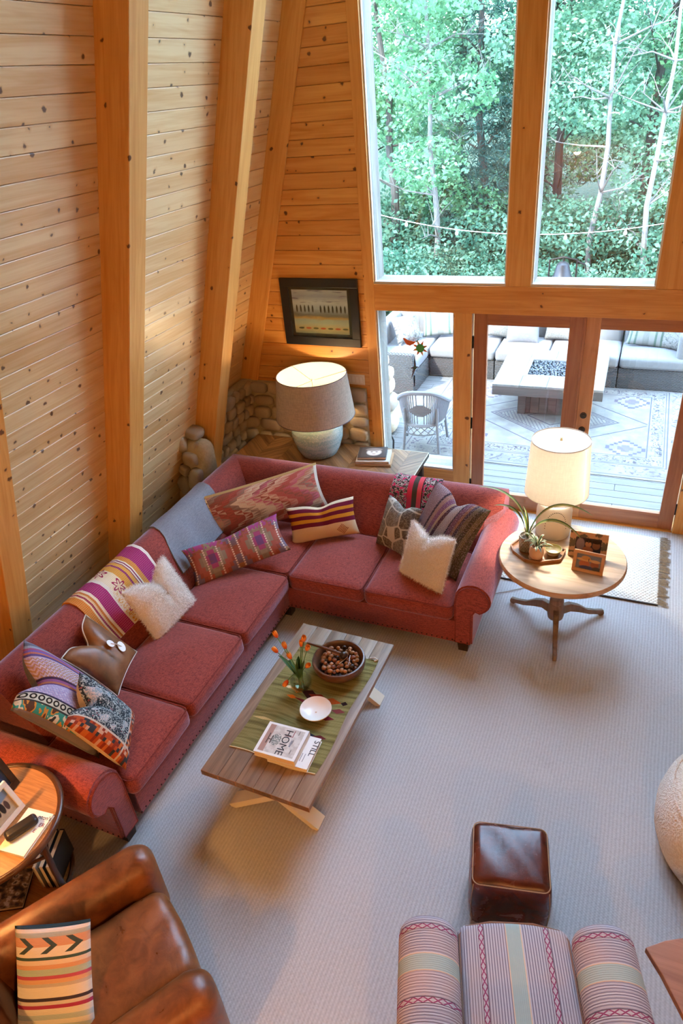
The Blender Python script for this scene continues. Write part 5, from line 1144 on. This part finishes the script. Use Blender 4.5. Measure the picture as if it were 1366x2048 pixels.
# patterned outdoor rug
m = M('outdoor_medallion', rough=.95, spec=.1); o = m.sep(m.co('Object')); x, y_ = o[0], o[1]
HX, HY = 1.72, 1.45
nn = m.noise(m.co('Object'), 14, 4, .6, 1.5); base = m.mix(m.sm(m.noise(m.co('Object'), 5, 4), .35, .65), '#787670', '#6b6863')
e = m.math('MINIMUM', m.sub(HX, m.ab(x)), m.sub(HY, m.ab(y_)))
c = base
orn = m.gt(m.noise(m.co('Object'), 17, 2, .5, 2.), .56)
c = m.mix(m.mul(m.rect(e, e, .09, .27, .0, 1), m.gt(m.noise(m.co('Object'), 11, 2, .5, 2.5), .58)), c, '#504c52')
for (d0, d1) in ((.04, .055), (.30, .315), (.335, .345), (.52, .535)): c = m.mix(m.lt(m.ab(m.sub(e, (d0 + d1) / 2)), (d1 - d0) / 2), c, '#4e4d52')
c = m.mix(m.mul(m.lt(m.ab(m.sub(e, .43)), .07), orn), c, '#434046')
step = m.math('FLOOR', m.mul(m.ab(y_), 14)); dd = m.add(m.mul(m.ab(m.sub(m.ab(x), .0)), .75), m.mul(m.ab(y_), 1.0))
for (d0, w_) in ((.90, .012), (.62, .012), (.58, .008), (.54, .008), (.25, .012)): c = m.mix(m.mul(m.lt(m.ab(m.sub(dd, d0)), w_), m.gt(e, .55)), c, '#4b494f')
hat = m.gt(m.fr(m.mul(m.add(x, m.mul(y_, .4)), 22)), .72); c = m.mix(m.mul(m.mul(hat, m.lt(m.ab(m.sub(dd, .42)), .11)), .8), c, '#4e4d52')
stp = m.add(m.math('FLOOR', m.mul(m.ab(m.sub(m.ab(x), .95)), 22)), m.math('FLOOR', m.mul(m.ab(m.sub(m.ab(y_), .72)), 22))); c = m.mix(m.mul(m.lt(m.ab(m.sub(stp, 4)), .6), m.gt(e, .54)), c, '#4f4c55'); c = m.mix(m.lt(stp, 1.5), c, '#5e5964')
m.set('Base Color', c)
b = MB(); b.rcube(HX, HY, .004, .003, 2, 1); tag(b.build('outdoor_rug', m.m, None, (.50, 2.61, DZ + .0045)), 'pale medallion-patterned outdoor rug on the deck', 'rug')
# fire table
FTW = wood('bleached_plank', '#83817c', '#6d6b66', axis=1, rough=.75, ring=14, var=.6); FTX = wood('grey_apron', '#5c5852', '#47433f', axis=0, rough=.75, ring=14, var=.4)
ft = empty('fire_table', (.40, 3.03, DZ + .009), .02, 'square bleached wood fire pit table on the outdoor rug', 'fire pit table')
S_, TZf = .69, .53
for k in range(4):
    w_ = .36 / 2
    slab('plank', FTW, ft, -S_ + k * (2 * S_ / 4) + .002, -S_ + (k + 1) * (2 * S_ / 4) - .002, -S_, -.33 if k in (1, 2) else 0 - .002, TZf - .03, TZf, .003)
    slab('plank', FTW, ft, -S_ + k * (2 * S_ / 4) + .002, -S_ + (k + 1) * (2 * S_ / 4) - .002, .33 if k in (1, 2) else .002, S_, TZf - .03, TZf, .003)
for (a, b_, c_, d_) in ((-S_, S_, -S_, -S_ + .04), (-S_, S_, S_ - .04, S_), (-S_, -S_ + .04, -S_ + .04, S_ - .04), (S_ - .04, S_, -S_ + .04, S_ - .04)): slab('apron', FTX, ft, a, b_, c_, d_, TZf - .15, TZf - .03, .004)
for (a, b_, c_, d_) in ((-.345, .345, -.345, -.30), (-.345, .345, .30, .345), (-.345, -.30, -.30, .30), (.30, .345, -.30, .30)): slab('burner_trim', plain('burner_white', '#9a9a96', .5), ft, a, b_, c_, d_, TZf - .02, TZf + .006, .003)
slab('burner_pan', plain('pan_black', '#1a1b1d', .6), ft, -.33, .33, -.33, .33, TZf - .09, TZf - .05, 0)
b = MB()
for k in range(900):
    s = rn.uniform(.012, .024); st = len(b.v); i = b.pts([(1, 0, 0), (-1, 0, 0), (0, 1, 0), (0, -1, 0), (0, 0, 1), (0, 0, -1)])
    for f_ in ((0, 2, 4), (2, 1, 4), (1, 3, 4), (3, 0, 4), (2, 0, 5), (1, 2, 5), (3, 1, 5), (0, 3, 5)): b.face([i + q for q in f_])
    b.xf(Matrix.Translation((rn.uniform(-.29, .29), rn.uniform(-.29, .29), TZf - .035 + rn.uniform(0, .028))) @ Matrix.Rotation(rn.uniform(0, 6), 4, Vector((rn.random(), rn.random(), 1))) @ Matrix.Diagonal((s, s * .8, s * .7, 1)), st)
m = M('lava_glass', rough=.25); m.set('Base Color', m.mix(m.gt(m.noise(m.co('Object'), 40, 1), .5), '#2f3339', '#676d74')); tag(b.build('fire_glass', m.m, ft, smooth=False), kind='stuff')
for (a, b_, c_, d_) in ((-.34, .34, -.34, -.30), (-.34, .34, .30, .34), (-.34, -.30, -.30, .30), (.30, .34, -.30, .30)):
    n_ = 6
    for k in range(n_):
        if b_ - a > d_ - c_: slab('slat', FTX, ft, a + (b_ - a) * k / n_ + .002, a + (b_ - a) * (k + 1) / n_ - .002, c_, d_, .0, TZf - .15, .002)
        else: slab('slat', FTX, ft, a, b_, c_ + (d_ - c_) * k / n_ + .002, c_ + (d_ - c_) * (k + 1) / n_ - .002, .0, TZf - .15, .002)
for sx in (-1, 1):
    for sy in (-1, 1): slab('corner_post', FTX, ft, sx * .34 - .05, sx * .34 + .05, sy * .34 - .05, sy * .34 + .05, 0, TZf - .15, .003)

# outdoor wicker sectional
m = M('grey_wicker', rough=.7); o = m.sep(m.co('Object')); h1 = m.math('SINE', m.mul(o[2], 2 * PI / .022)); h2 = m.math('SINE', m.mul(m.add(o[0], o[1]), 2 * PI / .05)); w_ = m.mul(h1, h2)
m.set('Base Color', m.mix(m.sm(w_, -.5, .6), '#2c2b2a', '#5a5957')); m.bump(w_, .8, .012); WIC = m.m
CUS = fabric('outdoor_canvas', '#757573', '#6c6c6b', scale=500)
PATS = []
m = M('outdoor_green_stripe', rough=.95); u, v = m.uv(); q = m.fr(m.mul(u, 2)); PATS.append(m); m.set('Base Color', m.ramp(u, [(0, '#787873'), (.06, '#495a4d'), (.11, '#787873'), (.20, '#495a4d'), (.26, '#787873'), (.42, '#6a6c66'), (.58, '#787873'), (.72, '#495a4d'), (.78, '#787873'), (.88, '#495a4d'), (.93, '#787873')], True))
m = M('outdoor_tree_print', rough=.95); m.set('Base Color', m.mix(m.lt(m.ab(m.sub(m.noise(m.co('UV'), 6, 2, .5, 1.), .5)), .025), '#787772', '#494946'))
PATT = m.m; PATG = bpy.data.materials['outdoor_green_stripe']
m = M('outdoor_speckle', rough=.95); m.set('Base Color', m.mix(m.gt(m.noise(m.scl(m.co('UV'), (60, 25, 1)), 1, 1), .58), '#6d6d69', '#494a47')); PATSP = m.m
GREYP = fabric('outdoor_grey', '#6a6a6c', '#616164')
def module(lab, x0, x1, y0, y1, backs, arms=()):
    t = empty('outdoor_sofa_module', (x0, y0, DZ + .0), label=lab, cat='outdoor sofa', group='wicker modules of the outdoor sectional'); w, d = x1 - x0, y1 - y0
    b = MB(); b.rcube(w / 2 - .004, d / 2 - .004, .15, .012, 2, 1, (w / 2, d / 2, .16)); b.build('wicker_base', WIC, t)
    for s in backs:
        if s == 'n': c_, hx, hy = (w / 2, d - .05, .40), w / 2 - .004, .05
        if s == 'w': c_, hx, hy = (.05, d / 2, .40), .05, d / 2 - .004
        if s == 'e': c_, hx, hy = (w - .05, d / 2, .40), .05, d / 2 - .004
        if s == 's': c_, hx, hy = (w / 2, .05, .36), w / 2 - .004, .05
        b = MB(); b.rcube(hx, hy, .32 if s != 's' else .26, .02, 2, 1, c_); b.build('wicker_back', WIC, t)
    bx0, bx1, by0, by1 = (.1 if 'w' in backs else 0), w - (.1 if 'e' in backs else 0), (.1 if 's' in backs else 0), d - (.1 if 'n' in backs else 0)
    b = MB(); b.rcube((bx1 - bx0) / 2 - .006, (by1 - by0) / 2 + .01, .085, .05, 5, 3, ((bx0 + bx1) / 2, (by0 + by1) / 2 - .015, .395), lambda x, y, z, o: (o.x, o.y, o.z + (.02 * (1 - x * x) * (1 - y * y) if z > 0 else 0))); b.build('seat_cushion', CUS, t)
    for s in backs:
        if s == 's': continue
        if s == 'n': c_, hx, hy = ((bx0 + bx1) / 2, by1 - .09, .63), (bx1 - bx0) / 2 - .01, .085
        if s == 'w': c_, hx, hy = (bx0 + .09, (by0 + by1) / 2, .63), .085, (by1 - by0) / 2 - .01
        if s == 'e': c_, hx, hy = (bx1 - .09, (by0 + by1) / 2, .63), .085, (by1 - by0) / 2 - .01
        b = MB(); b.rcube(hx, hy, .20, .06, 4, 3, c_); b.build('back_cushion', CUS, t)
    return t
FY = 3.78; BY = 4.72
module('left return of the wicker outdoor sectional with its end panel toward the house', -2.50, -1.57, 2.98, FY, ('w', 's'))
module('corner module of the outdoor sectional behind the left return', -2.50, -1.57, FY + .004, BY, ('n', 'w'))
for k, (a, b_) in enumerate(((-1.566, -.55), (-.546, .22), (.224, 1.20), (1.204, 2.20))): module('back run of the outdoor sectional, %s' % ('seat next to the left corner', 'second seat, left behind the fire table', 'third seat, right behind the fire table', 'right end seat')[k], a, b_, FY, BY, ('n',) if k < 3 else ('n', 'e'))
G_ = 'scatter cushions outdoors'
pillow('tree-print cushion in the left outdoor corner', (-1.98, 3.95, .60), -40, 30, 0, .46, .42, .08, PATT, grp=G_); pillow('green striped cushion beside the tree-print one outdoors', (-1.52, 4.28, .60), -80, 28, 4, .58, .40, .08, PATG, grp=G_)
pillow('speckled grey cushion left behind the fire table', (-.58, 4.38, .59), -85, 25, -6, .40, .40, .08, PATSP, grp=G_); pillow('plain pale grey square cushion in front on the outdoor sofa', (-.22, 4.24, .60), -90, 22, 2, .50, .50, .08, GREYP, grp=G_); pillow('speckled grey cushion right of the plain grey one outdoors', (.30, 4.40, .59), -92, 25, 0, .42, .42, .08, PATSP, grp=G_)
pillow('green striped cushion on the right end of the outdoor sofa', (1.52, 4.30, .60), -95, 25, -3, .52, .44, .08, PATG, grp=G_); pillow('tree-print cushion against the right outdoor arm', (1.92, 4.20, .60), -120, 25, 0, .46, .46, .08, PATT, grp=G_)

# white wicker armchair by the side window
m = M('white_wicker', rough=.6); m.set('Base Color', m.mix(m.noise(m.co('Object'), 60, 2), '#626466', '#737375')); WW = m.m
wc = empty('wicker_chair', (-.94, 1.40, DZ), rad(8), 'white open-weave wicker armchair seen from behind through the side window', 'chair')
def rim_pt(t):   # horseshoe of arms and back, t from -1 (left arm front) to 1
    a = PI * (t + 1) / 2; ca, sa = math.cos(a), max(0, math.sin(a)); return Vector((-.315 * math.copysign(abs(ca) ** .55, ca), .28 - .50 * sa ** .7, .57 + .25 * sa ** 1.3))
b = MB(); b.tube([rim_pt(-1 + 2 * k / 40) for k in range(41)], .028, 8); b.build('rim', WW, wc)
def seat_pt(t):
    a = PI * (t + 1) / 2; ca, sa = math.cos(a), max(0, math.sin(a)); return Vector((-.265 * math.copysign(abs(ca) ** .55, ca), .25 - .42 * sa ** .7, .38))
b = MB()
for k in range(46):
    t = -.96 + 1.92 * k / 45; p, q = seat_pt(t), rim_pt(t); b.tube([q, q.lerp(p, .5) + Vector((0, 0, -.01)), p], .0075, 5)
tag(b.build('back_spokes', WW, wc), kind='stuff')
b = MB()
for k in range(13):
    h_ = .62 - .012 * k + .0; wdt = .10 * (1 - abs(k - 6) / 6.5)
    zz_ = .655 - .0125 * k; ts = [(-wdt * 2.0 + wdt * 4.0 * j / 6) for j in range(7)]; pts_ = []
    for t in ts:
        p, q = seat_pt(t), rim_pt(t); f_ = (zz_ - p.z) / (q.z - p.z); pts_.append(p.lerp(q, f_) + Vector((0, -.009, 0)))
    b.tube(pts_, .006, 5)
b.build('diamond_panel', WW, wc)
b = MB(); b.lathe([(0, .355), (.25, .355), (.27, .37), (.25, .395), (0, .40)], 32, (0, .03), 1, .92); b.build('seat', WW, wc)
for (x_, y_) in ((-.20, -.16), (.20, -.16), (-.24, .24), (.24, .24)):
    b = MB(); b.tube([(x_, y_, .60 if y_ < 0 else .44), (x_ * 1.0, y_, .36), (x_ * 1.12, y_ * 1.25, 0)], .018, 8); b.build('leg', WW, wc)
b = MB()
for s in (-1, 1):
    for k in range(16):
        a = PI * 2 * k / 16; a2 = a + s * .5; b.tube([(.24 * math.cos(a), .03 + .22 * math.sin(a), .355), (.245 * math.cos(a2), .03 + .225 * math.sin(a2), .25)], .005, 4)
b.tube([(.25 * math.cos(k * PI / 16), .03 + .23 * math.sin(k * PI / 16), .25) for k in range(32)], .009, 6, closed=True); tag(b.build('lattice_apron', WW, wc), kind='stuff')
# stone lantern edge and iron hook outside the side window
sl_ = empty('stone_cairn', (-1.60, 1.75, DZ), label='pale stacked garden stones at the left of the side window outside', cat='garden stones')
for (x_, y_, z_, a, b_, c_) in ((0, 0, .16, .22, .2, .16), (.02, 0, .42, .19, .18, .13), (.0, .02, .64, .17, .16, .11), (.03, 0, .82, .14, .13, .09), (.0, .0, .98, .11, .11, .08)):
    o = link('stone', random.choice(SM), sl_, (x_, y_, z_)); o.scale = (a, b_, c_)
b = MB(); b.tube([(-1.22, 1.02, DZ + .02), (-1.2, 1.0, DZ + .25), (-1.22, 1.0, DZ + .30), (-1.25, 1.0, DZ + .25)], .012, 8); tag(b.build('iron_hook', BLACKM), 'small black iron hook outside the side window', 'hook')
# cast-iron bell on a post
bl = empty('dinner_bell', (.20, 4.95, DZ), label='cast-iron farm bell on a post beyond the outdoor sofa', cat='bell')
b = MB(); b.lathe([(.17, 1.22), (.165, 1.25), (.13, 1.30), (.105, 1.40), (.09, 1.46), (.05, 1.49), (0, 1.495)], 32); b.build('bell', plain('pewter_iron', '#2a2c30', .45, .5, Metallic=.4), bl)
b = MB(); b.tube([(-.2, 0, 1.2), (-.2, 0, 1.52), (0, 0, 1.56), (.2, 0, 1.52), (.2, 0, 1.2)], .014, 8); b.tube([(0, 0, 1.5), (0, 0, 1.56)], .012, 8); b.tube([(.2, 0, 1.5), (.32, 0, 1.45), (.34, 0, 1.36)], .012, 8); b.build('yoke', BLACKM, bl)
b = MB(); b.tube([(0, .05, 0), (0, .05, 1.2)], .05, 12); b.tube([(-.2, 0, 1.2), (.2, 0, 1.2)], .02, 8); b.build('post', GREYW, bl)

# string lights between trees
sg_ = empty('string_lights', (0, 5.0, 0), label='white string of small patio bulbs sagging between the trees', cat='string lights')
pp = []
for k in range(41): t = k / 40; x_ = -3.6 + 6.6 * t; pp.append((x_, 0, 2.3 - 1.25 * (1 - (2 * t - 1.05) ** 2) * .42))
b = MB(); b.tube(pp, .006, 5); b.build('wire', WHITE, sg_)
for k in range(3, 40, 5): b = MB(); b.lathe([(0, -.09), (.022, -.075), (.026, -.05), (.012, -.02), (.01, 0)], 10); b.build('light_bulb', plain('frosted_bulb', '#e8e6de', .3), sg_, pp[k])

# ------------------------------------------------------------------ ground and trees
m = M('forest_floor', rough=1., spec=.1); p = m.co('Object'); m.set('Base Color', m.mix(m.noise(p, 3, 5, .7), '#304534', '#495345')); m.bump(m.noise(p, 14, 5), 1, .1)
b = MB(); b.grid(lambda u, v: (-30 + 60 * u, 5.4 + 40 * v, -.45 + 6.5 * v ** 1.3 * (1 if v > .12 else (v / .12) ** .5) + .25 * math.sin(u * 40) * math.sin(v * 30)), 50, 40); tag(b.build('ground', m.m), 'wooded slope of undergrowth beyond the deck', kind='structure')
BARK = {}
for nm, c1, c2 in (('pale_bark', '#75736e', '#5a5753'), ('grey_bark', '#4b4945', '#302d29')):
    m = M(nm, rough=.9); p = m.co('Object'); m.set('Base Color', m.mix(m.noise(m.scl(p, (1, 1, .2)), 14, 4), c1, c2)); m.bump(m.noise(m.scl(p, (1, 1, .15)), 30, 4), .8, .02); BARK[nm] = m.m
def leafmat(name, c1, c2, tr=.45):
    m = M(name); r_ = m.noise(m.co('Object'), 2.2, 1); col = m.mix(m.sm(r_, .35, .65), c1, c2); d = m.node('ShaderNodeBsdfDiffuse'); t = m.node('ShaderNodeBsdfTranslucent'); mx = m.node('ShaderNodeMixShader'); mx.inputs[0].default_value = tr
    m.put(d.inputs[0], col); m.put(t.inputs[0], col); m.nt.links.new(d.outputs[0], mx.inputs[1]); m.nt.links.new(t.outputs[0], mx.inputs[2]); m.nt.links.new(mx.outputs[0], m.nt.nodes['Material Output'].inputs[0]); return m.m
LM = [leafmat('maple_leaf', '#44704f', '#80ae84'), leafmat('ash_leaf', '#527c64', '#90b898'), leafmat('spruce_needle', '#24403a', '#4c6a60', .2), leafmat('shrub_leaf', '#3a6250', '#70967e')]
def leaf_cloud(n, blobs, size, seed, mat, needle=False):
    r = random.Random(seed); b = MB(); tot = sum(q[3] * q[4] * q[5] for q in blobs)
    for (x, y, z, a, bb, c) in blobs:
        for _ in range(int(n * a * bb * c / tot)):
            d = Vector((r.gauss(0, 1), r.gauss(0, 1), r.gauss(0, 1))).normalized() * r.uniform(.35, 1) ** .5; p = Vector((x + d.x * a, y + d.y * bb, z + d.z * c)); s = size * r.uniform(.6, 1.3)
            e1 = Vector((r.gauss(0, 1), r.gauss(0, 1), r.gauss(0, .6) - (.7 if needle else 0))).normalized(); e2 = e1.cross(Vector((r.gauss(0, 1), r.gauss(0, 1), r.gauss(0, 1)))).normalized() * (.12 if needle else .6)
            i = b.pts([p - e1 * s, p + e2 * s, p + e1 * s, p - e2 * s]); b.face((i, i + 1, i + 2, i + 3))
    return b.mesh('foliage', mat, smooth=False)
def crown(seed, n, spread, zlo, zhi):
    r = random.Random(seed); o = []
    for _ in range(n): a = r.uniform(0, 2 * PI); q = spread * math.sqrt(r.random()); z = r.uniform(zlo, zhi); s = r.uniform(.45, .95); o.append((q * math.cos(a), q * math.sin(a), z, s, s, s * .6))
    return o
FOL = [leaf_cloud(20000, crown(1, 34, 1.9, 1.2, 6.4), .05, 1, LM[0]), leaf_cloud(18000, crown(2, 32, 1.8, 1.2, 6.6), .046, 2, LM[1]),
       leaf_cloud(11000, [(0.12 * math.sin(k * 2.1), .12 * math.cos(k * 2.1), .8 + k * .38, 1.5 * (1 - k / 17), 1.5 * (1 - k / 17),   .28) for k in range(16)], .09, 3, LM[2], True),
       leaf_cloud(9000, crown(4, 14, 1.1, .1, 1.4), .045, 4, LM[3])]
def limb_mesh(seed, h, mat, bare=False):
    r = random.Random(seed); b = MB(); path = [Vector((0, 0, -.3))]; 
    for k in range(1, 9): path.append(Vector((path[-1].x + r.uniform(-.12, .12), path[-1].y + r.uniform(-.12, .12), h * k / 8)))
    b.tube(path, [(.06 if bare else .10) * (1 - .8 * k / 8) + .010 for k in range(9)], 8)
    for k in range(16 if bare else 9):
        i = r.randint(2, 7); a = r.uniform(0, 2 * PI); L = r.uniform(.5, 1.5); p = path[i]; d = Vector((math.cos(a), math.sin(a), r.uniform(.1, .9))) * L; mid = p + d * .5 + Vector((0, 0, r.uniform(-.1, .15))); b.tube([p, mid, p + d], [.022, .013, .004], 5)
        for j in range(4 if bare else 2): q = mid.lerp(p + d, r.random()); e = Vector((r.uniform(-.4, .4), r.uniform(-.4, .4), r.uniform(-.1, .5))); b.tube([q, q + e * .5 + Vector((0, 0, .04)), q + e], [.008, .005, .002], 4)
    return b.mesh('trunk', mat)
TRK = [limb_mesh(11, 6.0, BARK['grey_bark']), limb_mesh(12, 6.4, BARK['pale_bark'], True), limb_mesh(13, 6.6, BARK['grey_bark'])]
def tree(lab, x, y, fol, trk, sc=1., rz=0., z=None):
    z = (-.4 + max(0, y - 6) * .12) if z is None else z
    t = empty('tree', (x, y, z), rz, lab, 'tree', 'trees beyond the deck'); t.scale = (sc,) * 3
    link('trunk', TRK[trk], t)
    if fol is not None: o = link('foliage', FOL[fol], t); o['kind'] = 'stuff'
    return t
tree('leafy maple just beyond the deck at the left of the left window', -3.6, 8.0, 0, 0, 1., .3); tree('dark weeping spruce in the middle of the left window', -2.0, 9.4, 2, 2, 1.02, 0)
tree('bare pale tree leaning in front of the spruce', -2.5, 7.4, None, 1, .95, 1.2); tree('light green ash behind the mullion', -.6, 10.2, 1, 0, 1.05, 2.); tree('slim pale-stemmed tree at the left of the right window', .35, 7.6, None, 1, .9, 3.)
tree('bright leafy ash filling the right window', 1.2, 9.6, 1, 2, 1.08, .9); tree('leafy maple at the right of the right window', 2.7, 8.8, 0, 0, .82, 2.6); tree('bare pale tree in the right window', 1.3, 7.2, None, 1, .85, 5.)
tree('far maple behind the left window trees', -5.6, 12., 0, 2, 1.2, 1.); tree('far ash behind the spruce', -3.4, 13., 1, 0, 1.3, 4.); tree('far maple behind the right window trees', .8, 13.4, 0, 0, .95, 2.2); tree('far ash at the right edge of the view', 3.6, 12., 1, 2, .8, .2)
tree('far spruce between the windows', -1.4, 14., 2, 2, 1.3, 1.5); tree('maple out of view at the right of the deck', 5.4, 9.5, 0, 0, 1.1, .7); tree('maple out of view at the left of the deck', -7., 9., 1, 0, 1.1, .7)
for k, (x, y, s) in enumerate(((-3.6, 6.4, .95), (-2.2, 6.9, .8), (-.9, 6.6, .7), (.4, 6.8, .75), (1.6, 6.5, .8), (2.7, 6.8, .9), (-1.4, 8.2, 1.1), (1.9, 8.0, 1.1), (.5, 8.6, 1.1), (-4.4, 8.6, 1.2), (3.4, 8.4, 1.1))):
    t = empty('shrub', (x, y, -.4 + max(0, y - 6) * .12), k * 1.3, ('leafy shrub on the slope beyond the deck, %s' % ('at the far left of the left window', 'under the leaning bare tree', 'left of the mullion, front row', 'right of the mullion, front row', 'under the bare tree of the right window', 'front right corner', 'second row behind the mullion shrub', 'second row in the right window', 'middle of the second row', 'back left behind the maple', 'back right by the maple')[k]), 'shrub', 'shrubs on the slope'); t.scale = (s,) * 3; o = link('foliage', FOL[3], t); o['kind'] = 'stuff'
